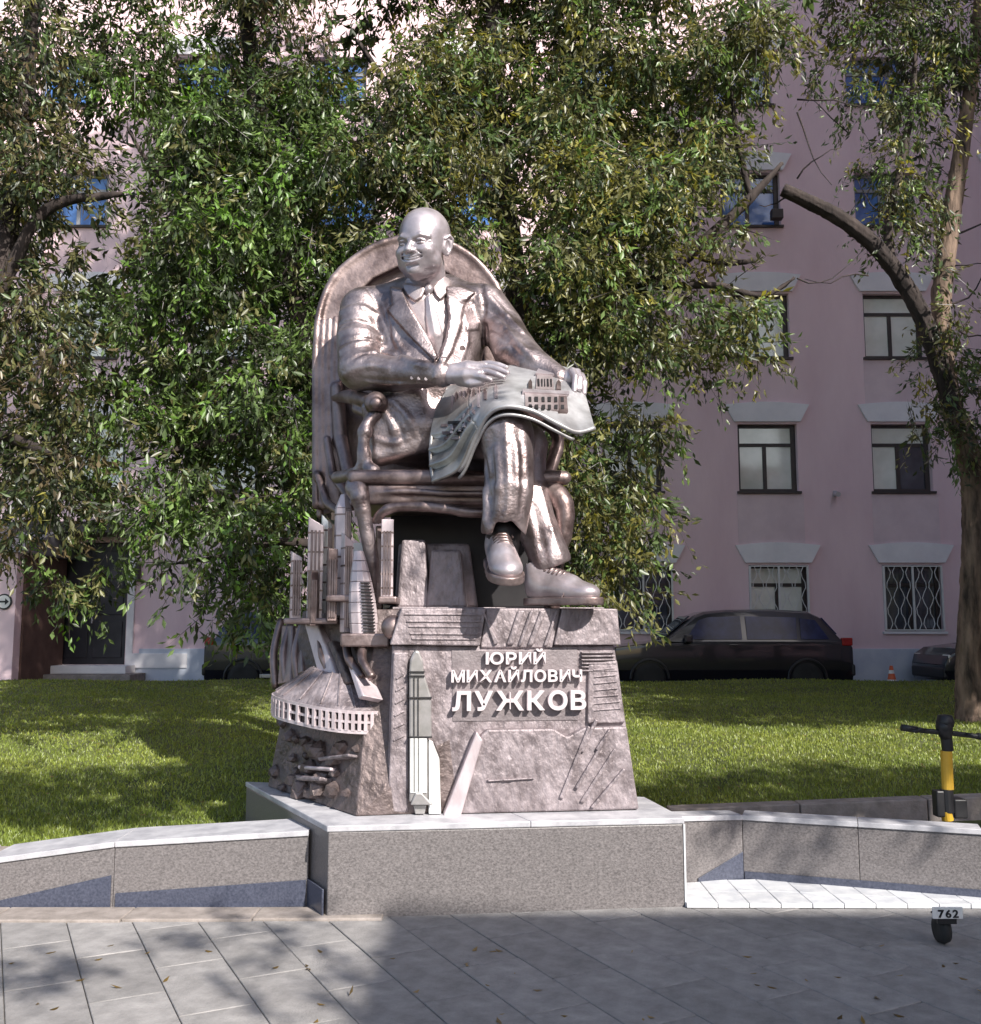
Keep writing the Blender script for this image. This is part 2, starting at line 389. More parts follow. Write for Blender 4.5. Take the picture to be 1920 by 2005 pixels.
    def build(s, name, m, parent, M=None, wob=0.0, relax=1):
        V, Q = surface_net(s.D, s.lo, s.h)
        for _ in range(relax):
            acc = np.zeros_like(V); num = np.zeros(len(V))
            for a, b in ((0, 1), (1, 2), (2, 3), (3, 0)):
                np.add.at(acc, Q[:, a], V[Q[:, b]]); np.add.at(acc, Q[:, b], V[Q[:, a]]); np.add.at(num, Q[:, a], 1); np.add.at(num, Q[:, b], 1)
            V = V * 0.5 + 0.5 * acc / np.maximum(num, 1)[:, None]
        if M is not None: V = V @ A(M)[:3, :3].T + A(M)[:3, 3]
        me = fast_mesh(name, V, Q); me.shade_smooth(); return link(name, me, m, parent)
def bounds(pts, pad): p = A(pts); return p.min(0) - pad, p.max(0) + pad


# ================================================================== SETTING
def lawn_z(X, Y): return np.interp(Y, [6.0, 7.0, 12.0, 19.6], [0.17, 0.22, 0.40, 0.60]) + 0.02 * np.sin(X * 1.3 + Y) + 0.015 * np.sin(X * .5 - Y * 1.7)
gm = MB(); gm.V = [(-150, -120, -0.06), (150, -120, -0.06), (150, 220, -0.06), (-150, 220, -0.06)]; gm.F = [(0, 1, 2, 3)]
struct(gm.build('ground', ASPH))
rm = MB(); rm.box(-60, 60, 19.75, 23.2, -0.05, 0.24); struct(rm.build('road', ASPH))

# lawn sheet with a soft mound, its far edge dropping to the road
xs = np.linspace(-26, 26, 131); ys = np.concatenate([np.linspace(6.4, 19.6, 90), [19.75]])
V = []; F = []
for j, y in enumerate(ys):
    for i, x in enumerate(xs):
        z = lawn_z(x, y) if y < 19.7 else 0.05
        yy = y
        V.append((x, yy, z))
nx = len(xs)
for j in range(len(ys) - 1):
    for i in range(nx - 1):
        # leave out the paved pocket behind the right-hand wall
        cx, cy = (xs[i] + xs[i + 1]) / 2, (ys[j] + ys[j + 1]) / 2
        if cx > 1.05 and cy < 7.35: continue
        F.append((j * nx + i, j * nx + i + 1, (j + 1) * nx + i + 1, (j + 1) * nx + i))
lawn = struct(link('lawn', meshdata('lawn', V, F, True), SOIL))

def foliage_mesh(name, pos, direc, side, L, W, col, m, parent, fold=0.25):
    """many small folded leaves: base, left, tip, right"""
    n = len(pos); nrm = np.cross(direc, side)
    V = np.empty((n, 4, 3), np.float32)
    V[:, 0] = pos; mid = pos + direc * (L * 0.45)[:, None]; dn = nrm * (W * fold)[:, None]
    V[:, 1] = mid - side * W[:, None] * 0.5 + dn; V[:, 2] = pos + direc * L[:, None]; V[:, 3] = mid + side * W[:, None] * 0.5 + dn
    b = np.arange(n)[:, None] * 4; T = np.concatenate([b + A([0, 1, 2]), b + A([0, 2, 3])], 0)
    me = fast_mesh(name, V.reshape(-1, 3), T)
    at = me.color_attributes.new('leaf', 'FLOAT_COLOR', 'POINT')
    c = np.ones((n, 4, 4), np.float32); c[:, :, :3] = col[:, None, :]; at.data.foreach_set('color', c.ravel())
    return link(name, me, m, parent)

ng = 230000
gy = 6.45 + 13.1 * rng.random(ng) ** 1.7; gx = (rng.random(ng) * 2 - 1) * (gy * 0.56 + 0.4)
ok = ~((gx > 1.0) & (gy < 7.5)) & ~((gx > -1.9) & (gx < 1.2) & (gy < 8.0)); gx, gy = gx[ok], gy[ok]; ng = len(gx)
gp = np.stack([gx, gy, lawn_z(gx, gy) - 0.005], 1)
d = rng.normal(size=(ng, 3)) * 0.45; d[:, 2] = 1; d /= np.linalg.norm(d, axis=1)[:, None]
sdv = np.cross(d, rng.normal(size=(ng, 3))); sdv /= np.linalg.norm(sdv, axis=1)[:, None]
patch = np.sin(gx * 2.1 + 1.3 * np.sin(gy * 1.7)) * np.sin(gy * 2.6 + gx) * .5 + .5
gc = A([0.185, 0.235, 0.045]) * (0.6 + 0.8 * rng.random((ng, 1))) + A([0.13, 0.11, 0.022]) * (patch[:, None] * rng.random((ng, 1)))
grass = foliage_mesh('grass', gp, d, sdv, 0.022 + 0.034 * rng.random(ng), 0.005 + 0.0006 * gy, gc, GRASSM, None)
grass['kind'] = 'stuff'; grass['label'] = 'short mown green grass of the lawn'; grass['category'] = 'grass'

# paving: a joint bed and single slabs
bed = MB(); bed.box(-9, 9, -3, 7.6, -0.055, -0.012); pavement = struct(bed.build('pavement', JOINT))
tm = MB(); TW, TL = 0.335, 0.67
tm.box(-TL / 2 + .0022, TL / 2 - .0022, -TW / 2 + .0022, TW / 2 - .0022, -0.04, 0.0)
tme = meshdata('paving_slab', tm.V, tm.F); bevel(tme, 0.003, 1); tme.materials.append(PAVE)
ang = math.radians(90 + 27); ca, sa = math.cos(ang), math.sin(ang); nslab = 0
for r in range(-26, 27):
    for c in range(-16, 17):
        lx = (c + 0.5 * (r % 2)) * TL; ly = r * TW
        X = lx * ca - ly * sa; Y = 4.4 + lx * sa + ly * ca
        if not (3.3 < Y < 6.75 and abs(X) < 0.60 * Y + .2): continue
        o = bpy.data.objects.new('paving_slab', tme); COL.objects.link(o); o.parent = pavement; nslab += 1
        o.location = (X, Y, rng.normal() * 0.0012); o.rotation_euler = (rng.normal() * .002, rng.normal() * .002, ang)

# granite base of the monument
ZB = 0.52
FL, FR, BL, BR = G(640, 1617, ZB), G(1340, 1601, ZB), G(480, 1530, ZB), G(1262, 1560, ZB)
def at_z(p, z): return A([p[0], p[1], z])
base = thing('granite_plinth', 'grey granite base block with pale top slab under the bronze monument', 'plinth')
def inset(poly, d):
    c = sum(poly) / len(poly); return [p + (p - c) / np.linalg.norm(p - c) * d for p in poly]
poly = [FL, FR, BR, BL]; body = inset(poly, -0.012)
half = 0.56; fm, bmid = FL + (FR - FL) * half, BL + (BR - BL) * half
MB().prism([at_z(p, -0.04) for p in body], [at_z(p, ZB - 0.038) for p in body]).build('block', GRANITE, base, 0.006)
for q in ([FL, fm, bmid, BL], [fm, FR, BR, bmid]):
    c = sum(q) / 4; q = [p + (c - p) * 0.0015 for p in q]
    MB().prism([at_z(p, ZB - 0.036) for p in q], [at_z(p, ZB) for p in q]).build('top_slab', COPING, base, 0.006)
# bluish shade coloured in as a skirting at the left return and white edge strip on the right corner
a = G(640, 1775, 0); b = G(568, 1775, 0) + A([0, .05, 0])
dirn = (FL - BL) / np.linalg.norm(FL - BL); nrm = A([dirn[1], -dirn[0], 0]); nrm = nrm if nrm[0] < 0 else -nrm
p0 = at_z(FL, 0) - dirn * 0.02; p1 = p0 - dirn * 0.42
MB().prism([p0 + nrm * .004, p1 + nrm * .004, p1 + nrm * .016, p0 + nrm * .016], [at_z(p, .16) for p in (p0 + nrm * .004, p1 + nrm * .004, p1 + nrm * .016, p0 + nrm * .016)]).build('shade_strip', GRANITE_SHADE, base, 0.002)
fr0 = at_z(body[1], 0)
MB().box(fr0[0] + .002, fr0[0] + .014, fr0[1] - .004, fr0[1] + .05, 0.0, ZB - .04).build('corner_strip', MARBLE, base, 0.001)

def wall_run(name, label, pts, hs, thick, splits, foot_shade=None, coping=0.035, group=None):
    """low wall of stone panels under coping slabs: pts on the floor along its front foot"""
    root = thing(name, label, 'wall', group)
    for i in range(len(pts) - 1):
        a, b = A(pts[i]), A(pts[i + 1]); h0, h1 = hs[i], hs[i + 1]; t = b - a; L = np.linalg.norm(t); t = t / L; n = A([-t[1], t[0], 0])
        if n[1] < 0: n = -n
        m = splits[i]
        for k in range(m):
            s0, s1 = k / m, (k + 1) / m; e = 0.0015
            q0, q1 = a + t * (L * s0 + e), a + t * (L * s1 - e); z0, z1 = h0 + (h1 - h0) * s0 - coping, h0 + (h1 - h0) * s1 - coping
            MB().hexa([q0, q1, q1 + n * thick, q0 + n * thick, at_z(q0, z0), at_z(q1, z1), at_z(q1 + n * thick, z1), at_z(q0 + n * thick, z0)]).build('panel', GRANITE, root, 0.003)
            f = -n * 0.012; g = n * 0.012
            MB().hexa([at_z(q0 + f, z0 + .002), at_z(q1 + f, z1 + .002), at_z(q1 + n * thick + g, z1 + .002), at_z(q0 + n * thick + g, z0 + .002),
                       at_z(q0 + f, z0 + coping), at_z(q1 + f, z1 + coping), at_z(q1 + n * thick + g, z1 + coping), at_z(q0 + n * thick + g, z0 + coping)]).build('coping', COPING, root, 0.004)
        if foot_shade and foot_shade[i]:  # dark strip coloured like the bluish shade at the wall foot
            s0, s1, g0, g1 = foot_shade[i]; q0, q1 = a + t * L * s0 - n * .012, a + t * L * s1 - n * .012
            MB().hexa([q0, q1, q1 + n * .010, q0 + n * .010, at_z(q0, g0), at_z(q1, g1), at_z(q1 + n * .010, g1), at_z(q0 + n * .010, g0)]).build('shade_strip', GRANITE_SHADE, root, 0.001)
    return root
L0, L1, L2, L3 = G(602, 1774), G(220, 1777), G(-40, 1779), G(-420, 1800)
wall_run('low_wall', 'low granite wall left of the plinth with bluish shade coloured in at its foot and sloping coping', [L3, L2, L1, L0], [0.15, 0.285, 0.385, 0.445], 0.40, [1, 1, 1],
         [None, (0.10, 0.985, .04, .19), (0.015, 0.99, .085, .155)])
R0, R1, R2, R3 = G(1290, 1740), G(1456, 1728), G(1930, 1767), G(2300, 1815)
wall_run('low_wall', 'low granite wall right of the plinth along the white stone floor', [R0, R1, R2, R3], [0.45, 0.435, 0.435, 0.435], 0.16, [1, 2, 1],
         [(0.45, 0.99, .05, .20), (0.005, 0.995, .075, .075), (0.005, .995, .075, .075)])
# white stone floor between right wall and base line
fl = thing('terrace_floor', 'white stone slab floor in the sunlit corner right of the plinth', 'floor'); del fl['category'], fl['label']; struct(fl)
fa, fb = G(1344, 1779, 0), G(2150, 1781, 0)
n = 13
for k in range(n):
    for j in range(2):
        def pt(s, v):
            f = fa + (fb - fa) * s; X = f[0]
            bk = np.interp(X, [R0[0], R1[0], R2[0], R3[0]], [R0[1], R1[1], R2[1], R3[1]]) - 0.006
            return A([X + 0.12 * v * 0, f[1] + (max(bk, f[1] + .02) - f[1]) * v, 0.004])
        s0, s1 = k / n + .001, (k + 1) / n - .001; v0, v1 = j / 2 + .006, (j + 1) / 2 - .006
        q = [pt(s0, v0), pt(s1, v0), pt(s1, v1), pt(s0, v1)]
        MB().prism(q, [at_z(p, .03 + rng.normal() * .001) for p in q]).build('floor_slab', MARBLE, fl, 0.002)
# tan ledge in front of the left wall
led = thing('stone_ledge', 'narrow tan stone ledge along the foot of the left granite wall', 'kerb')
lx = np.linspace(-3.6, -0.62, 5)
for i in range(4):
    MB().box(lx[i] + .002, lx[i + 1] - .002, 5.80 + .015 * i, 6.075, -0.01, 0.016).build('kerb_stone', TAN, led, 0.008)
eg = thing('lawn_edging', 'narrow pale stone edging between the left wall and the lawn', 'kerb')
for i in range(5):
    MB().box(-4.4 + i * .56 + .003, -4.4 + (i + 1) * .56 - .003, 6.40, 6.50, -.02, .275).build('kerb_stone', TAN, eg, .008)
# tan retaining kerb behind the right wall
rk = thing('retaining_kerb', 'tan concrete kerb holding the lawn edge behind the right granite wall', 'kerb')
k0, k1 = P(1310, 1584, 7.30), P(2300, 1545, 7.62)
for i in range(4):
    a, b = k0 + (k1 - k0) * (i / 4 + .001), k0 + (k1 - k0) * ((i + 1) / 4 - .001)
    MB().hexa([at_z(a, -.02), at_z(b, -.02), at_z(b, -.02) + A([0, .16, 0]), at_z(a, -.02) + A([0, .16, 0]), a, b, b + A([0, .16, 0]), a + A([0, .16, 0])]).build('kerb_stone', TAN, rk, 0.01)

# ------------------------------------------------------------------ pink building
FY = 23.0
def fx(x, y=1000): return P(x, y, FY)[0]
def fz(y): return P(960, y, FY)[2]
bld = thing('pink_building', 'long lilac pink plastered building with white lintels behind the lawn', 'building')
rows = [(1106, 1236, 22), (830, 962, 0), (575, 700, -16), (338, 442, -34), (112, 205, -52), (-95, -15, -66)]
cols = [2028, 1762, 1501, 1236, 975, 712, 450, 190, -70, -330]
wins = []
for ri, (y0, y1, sh) in enumerate(rows):
    for ci, cx in enumerate(cols):
        if ri == 0 and cx < 600: continue
        X0, X1 = fx(cx + sh - 58, y0), fx(cx + sh + 58, y0)
        wins.append((X0, X1, fz(y1), fz(y0), ri, ci))
DX0, DX1, DZ0, DZ1 = fx(113), fx(256), fz(1301), fz(1062)
holes = [w_[:4] for w_ in wins] + [(DX0, DX1, DZ0, DZ1)]
WX0, WX1, WZ0, WZ1 = -22.0, 24.0, 0.2, fz(-330)
bx = sorted(set([WX0, WX1] + [v for h in holes for v in h[:2]])); bz = sorted(set([WZ0, WZ1] + [v for h in holes for v in h[2:4]]))
V = []; F = []; vid = {}
def vv(x, y, z):
    k = (round(x, 4), round(y, 4), round(z, 4))
    if k not in vid: vid[k] = len(V); V.append(k)
    return vid[k]
for i in range(len(bx) - 1):
    for j in range(len(bz) - 1):
        cx, cz = (bx[i] + bx[i + 1]) / 2, (bz[j] + bz[j + 1]) / 2
        if any(h[0] < cx < h[1] and h[2] < cz < h[3] for h in holes): continue
        F.append((vv(bx[i], FY, bz[j]), vv(bx[i + 1], FY, bz[j]), vv(bx[i + 1], FY, bz[j + 1]), vv(bx[i], FY, bz[j + 1])))
RD = 0.24
for h in holes:
    x0, x1, z0, z1 = h
    for (p, q) in (((x0, z0), (x0, z1)), ((x0, z1), (x1, z1)), ((x1, z1), (x1, z0)), ((x1, z0), (x0, z0))):
        b = len(V); V += [(p[0], FY, p[1]), (q[0], FY, q[1]), (q[0], FY + RD, q[1]), (p[0], FY + RD, p[1])]; F.append((b, b + 1, b + 2, b + 3))
for (p, q, r_, s_) in (((WX0, FY, WZ0), (WX0, FY + 9, WZ0), (WX0, FY + 9, WZ1), (WX0, FY, WZ1)), ((WX1, FY, WZ0), (WX1, FY + 9, WZ0), (WX1, FY + 9, WZ1), (WX1, FY, WZ1)),
                       ((WX0, FY + 9, WZ0), (WX1, FY + 9, WZ0), (WX1, FY + 9, WZ1), (WX0, FY + 9, WZ1))):
    b = len(V); V += [p, q, r_, s_]; F.append((b, b + 1, b + 2, b + 3))
link('wall', meshdata('wall', V, F), PLASTER, bld)
MB().box(WX0 - .3, WX1 + .3, FY - .35, FY + 9.3, WZ1, WZ1 + .3).build('roof', ROOFM, bld)
MB().box(DX1 + .35, WX1, FY - .07, FY - .003, WZ0 - .05, fz(1270)).build('plinth_band', PLINTH, bld, 0.01)
MB().box(WX0, WX1, FY + 1.2, FY + 1.25, WZ0, WZ1).build('inner_wall', DOORM, bld)
for (x0, x1, z0, z1, ri, ci) in wins:
    yb = FY + RD - .09; vis = cols[ci] > -150
    blue = ri >= 3; fm_ = FRAME if not (blue and ci % 2) else FRAMEB; t = .075
    m = MB(); w_ = x1 - x0; xm = x0 + w_ * (.47 if ri else .5); zt = z0 + (z1 - z0) * .70
    m.box(x0 + .002, x0 + t, yb, yb + .07, z0 + .002, z1 - .002).box(x1 - t * 1.5, x1 - .002, yb, yb + .07, z0 + .002, z1 - .002)
    m.box(x0 + t, x1 - t * 1.5, yb, yb + .07, z1 - t, z1 - .002).box(x0 + t, x1 - t * 1.5, yb, yb + .07, z0 + .002, z0 + t)
    m.box(x0 + t, x1 - t * 1.5, yb + .003, yb + .067, zt - .04, zt + .04).box(xm - .045, xm + .045, yb + .004, yb + .066, z0 + t, zt - .04)
    wo = m.build('window', fm_, bld)
    pm = [PANE, PANE, PANE] if ri in (1, 2) else ([PANE] * 3 if ri == 0 else [PANE_SKY] * 3)
    if ri == 1 and ci == 1: pm = [PANE, PANED, PANE]
    if ri == 0 and ci != 2: pm = [PANED] * 3
    for (a0, a1, b0, b1), pmat in zip(((x0 + t, xm - .045, z0 + t, zt - .04), (xm + .045, x1 - t * 1.5, z0 + t, zt - .04), (x0 + t, x1 - t * 1.5, zt + .04, z1 - t)), pm):
        MB().box(a0 + .002, a1 - .002, yb + .03, yb + .042, b0 + .002, b1 - .002).build('pane', pmat, wo)
    MB().box(x0 - .05, x1 + .05, FY - .07, FY + RD - .1, z0 - .06, z0 - .003).build('sill', FRAME if ri else LINTEL, wo)
    # flared white lintel with an arched top
    if ri < 3 or ci % 2 == 0:
        lb, lt_ = z1 + .05, z1 + .52; xa, xb = x0 - .08, x1 + .08; nseg = 7; bot = [(xb, lb), (xa, lb)]
        top = [(xa - .22 + (xb - xa + .44) * k / nseg, lt_ - .06 + .07 * math.sin(math.pi * k / nseg)) for k in range(nseg + 1)]
        pl = bot + top
        MB().prism([(x, FY - .06, z) for x, z in pl], [(x, FY - .003, z) for x, z in pl]).build('lintel', LINTEL, wo)
    # grey patch of plaster below the upper windows
    if ri == 1 and ci in (1, 2) or ri == 2 and ci == 1:
        MB().box(x0 - .05, x1 + .1, FY - .012, FY - .002, z0 - 1.25, z0 - .075).build('plaster_patch', PLASTERG, bld)
    if ri == 0 and ci in (1, 2, 3):
        m = MB(); gy_ = FY - .03; xm2 = (x0 + x1) / 2
        for xx in (x0 + .02, x1 - .02, xm2): m.box(xx - .022, xx + .022, gy_ - .02, gy_ + .02, z0 + .02, z1 - .02)
        for zz in (z0 + .03, z1 - .03): m.box(x0 + .043, xm2 - .023, gy_ - .015, gy_ + .015, zz - .015, zz + .015).box(xm2 + .023, x1 - .043, gy_ - .015, gy_ + .015, zz - .015, zz + .015)
        for hx0, hx1 in ((x0 + .05, xm2 - .03), (xm2 + .03, x1 - .05)):
            nb = 4
            for k in range(nb):
                xc = hx0 + (hx1 - hx0) * (k + .5) / nb; pts = []
                for q in range(13):
                    zz = z0 + .05 + (z1 - z0 - .1) * q / 12; pts.append((xc + .055 * math.sin(q / 12 * math.pi * 5 + (k % 2) * math.pi), gy_, zz))
                m.tube(pts, .011, 4)
        m.build('grille', GRILLE, wo)
# entrance
dr = MB().box(DX0 + .03, DX1 - .03, FY + .12, FY + .18, DZ0, DZ1 - .02).build('door', DOORM, bld)
xm = (DX0 + DX1) / 2
for (a0, a1) in ((DX0 + .12, xm - .06), (xm + .06, DX1 - .12)):
    for (b0, b1) in ((DZ0 + .15, DZ0 + 1.0), (DZ0 + 1.15, DZ1 - .2)):
        MB().box(a0, a1, FY + .09, FY + .119, b0, b1).build('door_panel', DOORM, dr, .012)
MB().box(xm + .03, xm + .06, FY + .04, FY + .09, DZ0 + .95, DZ0 + 1.25).build('handle', PIPE, dr)
MB().box(fx(259), fx(272), FY - .07, FY - .003, DZ0, fz(1090)).build('door_trim', LINTEL, bld)
MB().box(fx(104), fx(114) - .01, FY - .05, FY - .003, DZ0, fz(1062)).build('door_trim', LINTEL, bld)
MB().box(fx(272) + .002, fx(378), FY - .1, FY - .003, fz(1307), fz(1279)).build('plinth_band', LINTEL, bld)
MB().box(fx(275), fx(372), FY - .05, FY - .003, 0.2, fz(1307) - .003).build('plinth_band', PLINTH, bld)
MB().box(fx(70), fx(262), FY - 1.1, FY - .003, fz(1052), fz(1030)).build('canopy', FRAME, bld, .02)
MB().box(fx(274), fx(281), FY - .16, FY - .003, fz(1139), fz(1103)).build('house_lamp', FRAME, bld, .01)
st = thing('entrance_steps', 'grey stone steps in front of the dark entrance door', 'steps')
for k, (xa, xb, yy) in enumerate(((40, 330, 21.6), (60, 300, 21.95), (84, 280, 22.3))):
    zt = 0.24 + (DZ0 - 0.24) * (k + 1) / 3
    MB().box(fx(xa), fx(xb), yy, FY - .08, 0.24 + (DZ0 - .24) * k / 3 + .001 * k, zt - .002).build('step', TAN if k < 2 else LINTEL, st, .01)
cone_h = None
dp = thing('downpipe', 'pale vertical rain downpipe left of the dark entrance door', 'pipe')
MB().tube([(fx(51), FY - .12, .3), (fx(51), FY - .12, fz(1040)), (fx(56), FY - .12, fz(1000)), (fx(56), FY - .12, fz(300))], .075, 10).build('pipe', PIPE, dp, smooth=False)
for zz in (fz(1250), fz(1150), fz(1060)):
    MB().lathe([(.085, -.02), (.085, .02)], (fx(51), FY - .12, zz), 12).build('pipe_clamp', FRAME, dp)
# annex on the left with a round sign
AY = 20.6
an = thing('annex', 'low pink annex block with a white base at the far left', 'building')
ax1 = P(29, 1200, AY)[0]; az = P(29, 1082, AY)[2]
MB().box(-20, ax1, AY, FY - .003, .5, az).build('wall', PLASTER, an)
MB().box(-20, ax1 + .003, AY - .04, FY - .004, .2, .5).build('plinth_band', PLINTH, an)
MB().hexa([(-20, AY - .2, az), (ax1 + .2, AY - .2, az), (ax1 + .2, FY - .004, az + .01), (-20, FY - .004, az + .01), (-20, AY - .2, az + .08), (ax1 + .2, AY - .2, az + .08), (ax1 + .2, FY - .004, az + .9), (-20, FY - .004, az + .9)]).build('roof', ROOFM, an)
MB().box(ax1 + .004, ax1 + .05, AY + .3, FY - .1, .2, az - .01).build('side_cladding', BROWN, an)
sg = thing('round_sign', 'small round white sign with a dark arrow on the annex wall', 'sign')
c = P(8, 1178, AY - .02); c[1] = AY - .03
MB().lathe([(.165, 0), (.165, .02)], c, 24, 'y').build('sign_rim', BLACK, sg)
MB().lathe([(.135, 0), (.135, .006)], c - A([0, .008, 0]), 24, 'y').build('sign_plate', WHITE, sg)
m = MB(); y_ = c[1] - .014
m.box(c[0] - .09, c[0] + .05, y_, y_ + .004, c[2] - .018, c[2] + .018).prism([(c[0] + .03, y_, c[2] - .07), (c[0] + .11, y_, c[2]), (c[0] + .03, y_, c[2] + .07)], [(c[0] + .03, y_ + .004, c[2] - .07), (c[0] + .11, y_ + .004, c[2]), (c[0] + .03, y_ + .004, c[2] + .07)])
m.build('arrow', BLACK, sg)
# small fixtures on the facade
fl_ = thing('floodlight', 'small dark floodlight on the facade under the cut tree limb', 'lamp')
c = P(1515, 428, FY); MB().box(c[0] - .14, c[0] + .14, FY - .32, FY - .12, c[2] - .12, c[2] + .12).build('housing', FRAME, fl_, .02)
MB().box(c[0] - .03, c[0] + .03, FY - .118, FY - .002, c[2] - .03, c[2] + .03).build('bracket', FRAME, fl_)
ca_ = thing('security_camera', 'small grey security camera between the first floor windows', 'camera')
c = P(1632, 967, FY); MB().tube([(c[0], FY - .3, c[2] - .05), (c[0] + .02, FY - .06, c[2])], .06, 10).build('housing', PIPE, ca_)
MB().box(c[0] - .02, c[0] + .05, FY - .058, FY - .002, c[2] - .07, c[2] + .07).build('bracket', PIPE, ca_)

# ------------------------------------------------------------------ unseen buildings added to shade the square and the facade
bb = thing('added_shade_building', 'plain grey building added behind the photographer to shade the paving', 'building')
BX0, BX1, BY1, BH = 7.0, 34.0, -5.2, 9.9
MB().box(BX0, BX1, BY1 - 8, BY1, 0, BH).build('wall', PLASTERG, bb)
MB().box(BX0 - .15, BX1, BY1 - 8, BY1 + .15, BH, BH + .15).build('roof', ROOFM, bb)
for k in range(8):
    for r in range(3):
        x0 = BX0 + 1.2 + k * 3.0; z0 = 1.2 + r * 3
        MB().box(x0, x0 + 1.3, BY1 + .002, BY1 + .03, z0, z0 + 1.6).build('window', PANED, bb)

wg = thing('added_shade_wing', 'pink block added beyond the right picture edge to shade the facade', 'building')  # block out of view, added to keep the facade in shade
MB().box(12.7, 22, 3.8, FY - .01, 0.2, 25).build('wall', PLASTER, wg)
MB().box(12.4, 22.3, 3.5, FY - .02, 25, 25.3).build('roof', ROOFM, wg)
for k in range(5):
    for r in range(6):
        MB().box(12.66, 12.698, 5.6 + k * 3.1, 7.0 + k * 3.1, 1.6 + r * 3.3, 3.3 + r * 3.3).build('window', PANED, wg)

# ------------------------------------------------------------------ trees
def crown_leaves(blobs, per, L, palette, sel, seed, droop=1.25, clump=0.0):
    """blobs: (x, y, rx, ry, Y, depth) measured in the picture -> leaves hanging in small sprays through the volume"""
    r = np.random.default_rng(seed); PO = []; DI = []; CO = []; TW_ = []; TD_ = []
    sub = []
    for bl_ in blobs:
        if len(bl_) == 6 and bl_[2] > 60 and clump:
            x, y, rx, ry, Y, dep = bl_; nn_ = 7 if rx > 120 else 5
            for _ in range(nn_):
                q_ = r.random() * 2 * math.pi; d_ = r.random() ** .5 * .72; f_ = r.uniform(.36, .52)
                sub.append((x + rx * d_ * math.cos(q_), y + ry * d_ * math.sin(q_), rx * f_ * r.uniform(.9, 1.3), ry * f_ * r.uniform(.7, 1.0), Y + r.uniform(-.8, .5) * clump, dep * .45))
        else: sub.append(bl_)
    for bl_ in sub:
        tint = r.uniform(.72, 1.28) if clump else 1.0
        if len(bl_) == 2: c, (a, dep, b) = A(bl_[0], float), bl_[1]
        else: x, y, rx, ry, Y, dep = bl_; c = P(x, y, Y); a = rx * mpp(Y); b = ry * mpp(Y)
        ncl = max(6, int(per * a * b * 60 * (dep / .9) ** .5))
        u = r.normal(size=(ncl, 3)); u /= np.linalg.norm(u, axis=1)[:, None]; rad = r.random(ncl) ** 0.42
        cc = c + u * rad[:, None] * A([a, dep, b])
        cl_col = r.random(ncl); cl_dir = r.normal(size=(ncl, 3)) * .8 + u * .9; cl_dir[:, 2] -= droop
        cl_dir /= np.linalg.norm(cl_dir, axis=1)[:, None]
        k = 16
        tt = r.random((ncl, k)); ln = 0.26 + 0.40 * r.random((ncl, 1))
        pos = cc[:, None, :] + cl_dir[:, None, :] * (tt * ln)[..., None] + r.normal(size=(ncl, k, 3)) * 0.035
        di = cl_dir[:, None, :] * 0.75 + r.normal(size=(ncl, k, 3)) * 0.55; di[..., 2] -= 0.25
        pal = A(palette); w_ = A(sel)
        ci = r.choice(len(pal), size=(ncl,), p=w_ / w_.sum())
        col = tint * pal[ci][:, None, :] * (0.7 + 0.35 * cl_col[:, None, None] + 0.45 * (r.random((ncl, k, 1)) - .4))
        PO.append(pos.reshape(-1, 3)); DI.append(di.reshape(-1, 3)); CO.append(col.reshape(-1, 3)); TW_.append(cc); TD_.append(cl_dir * (ln + .12))
    PO = np.concatenate(PO); DI = np.concatenate(DI); CO = np.clip(np.concatenate(CO), .006, 1)
    DI /= np.linalg.norm(DI, axis=1)[:, None]
    up = r.normal(size=PO.shape) * .7 + A([0, -.3, .6]); SD = np.cross(DI, up); SD /= np.linalg.norm(SD, axis=1)[:, None] + 1e-9
    n = len(PO); Ls = L * (0.65 + 0.7 * r.random(n)); Ws = Ls * (0.27 + 0.16 * r.random(n))
    tp = np.concatenate(TW_); td = np.concatenate(TD_); tl = np.linalg.norm(td, axis=1); td = td / tl[:, None]; m = len(tp)      # one fine twig to each spray
    ts = np.cross(td, r.normal(size=td.shape)); ts /= np.linalg.norm(ts, axis=1)[:, None]
    tp = tp - td * .1
    return (np.concatenate([PO, tp]), np.concatenate([DI, td]), np.concatenate([SD, ts]), np.concatenate([Ls, tl]), np.concatenate([Ws, np.full(m, .012)]), np.concatenate([CO, np.tile(A([.035, .026, .02]), (m, 1))]))
def limb(pts, rads, name, m, parent, n=10, seed=1, sub=5):
    r = np.random.default_rng(seed); cp = smooth_curve([P(*p) if len(p) == 3 else p[1] for p in pts], sub); rr = np.interp(np.linspace(0, 1, len(cp)), np.linspace(0, 1, len(rads)), rads)
    cp = [c + r.normal(size=3) * rr[i] * (.06 if n < 24 else .015) for i, c in enumerate(cp)]
    mb = MB().tube(cp, list(rr), n); V = A(mb.V)
    if n >= 24:
        C_ = np.repeat(A(cp), n, 0); k_ = np.tile(np.arange(n), len(cp)); i_ = np.repeat(np.arange(len(cp)), n)
        ph = np.cumsum(r.normal(size=len(cp)) * .35)[i_]; th = 2 * math.pi * k_ / n
        amp = .035 * np.sign(np.sin(9 * th + ph)) * np.abs(np.sin(9 * th + ph)) ** .6 + .035 * np.sin(17 * th - 1.7 * ph + i_ * .9) + .03 * r.normal(size=len(V))
        V = C_ + (V - C_) * (1 + amp)[:, None]
    else: V += r.normal(size=V.shape) * 0.006
    mb.V = [tuple(v) for v in V]
    return mb.build(name, m, parent, smooth=True)
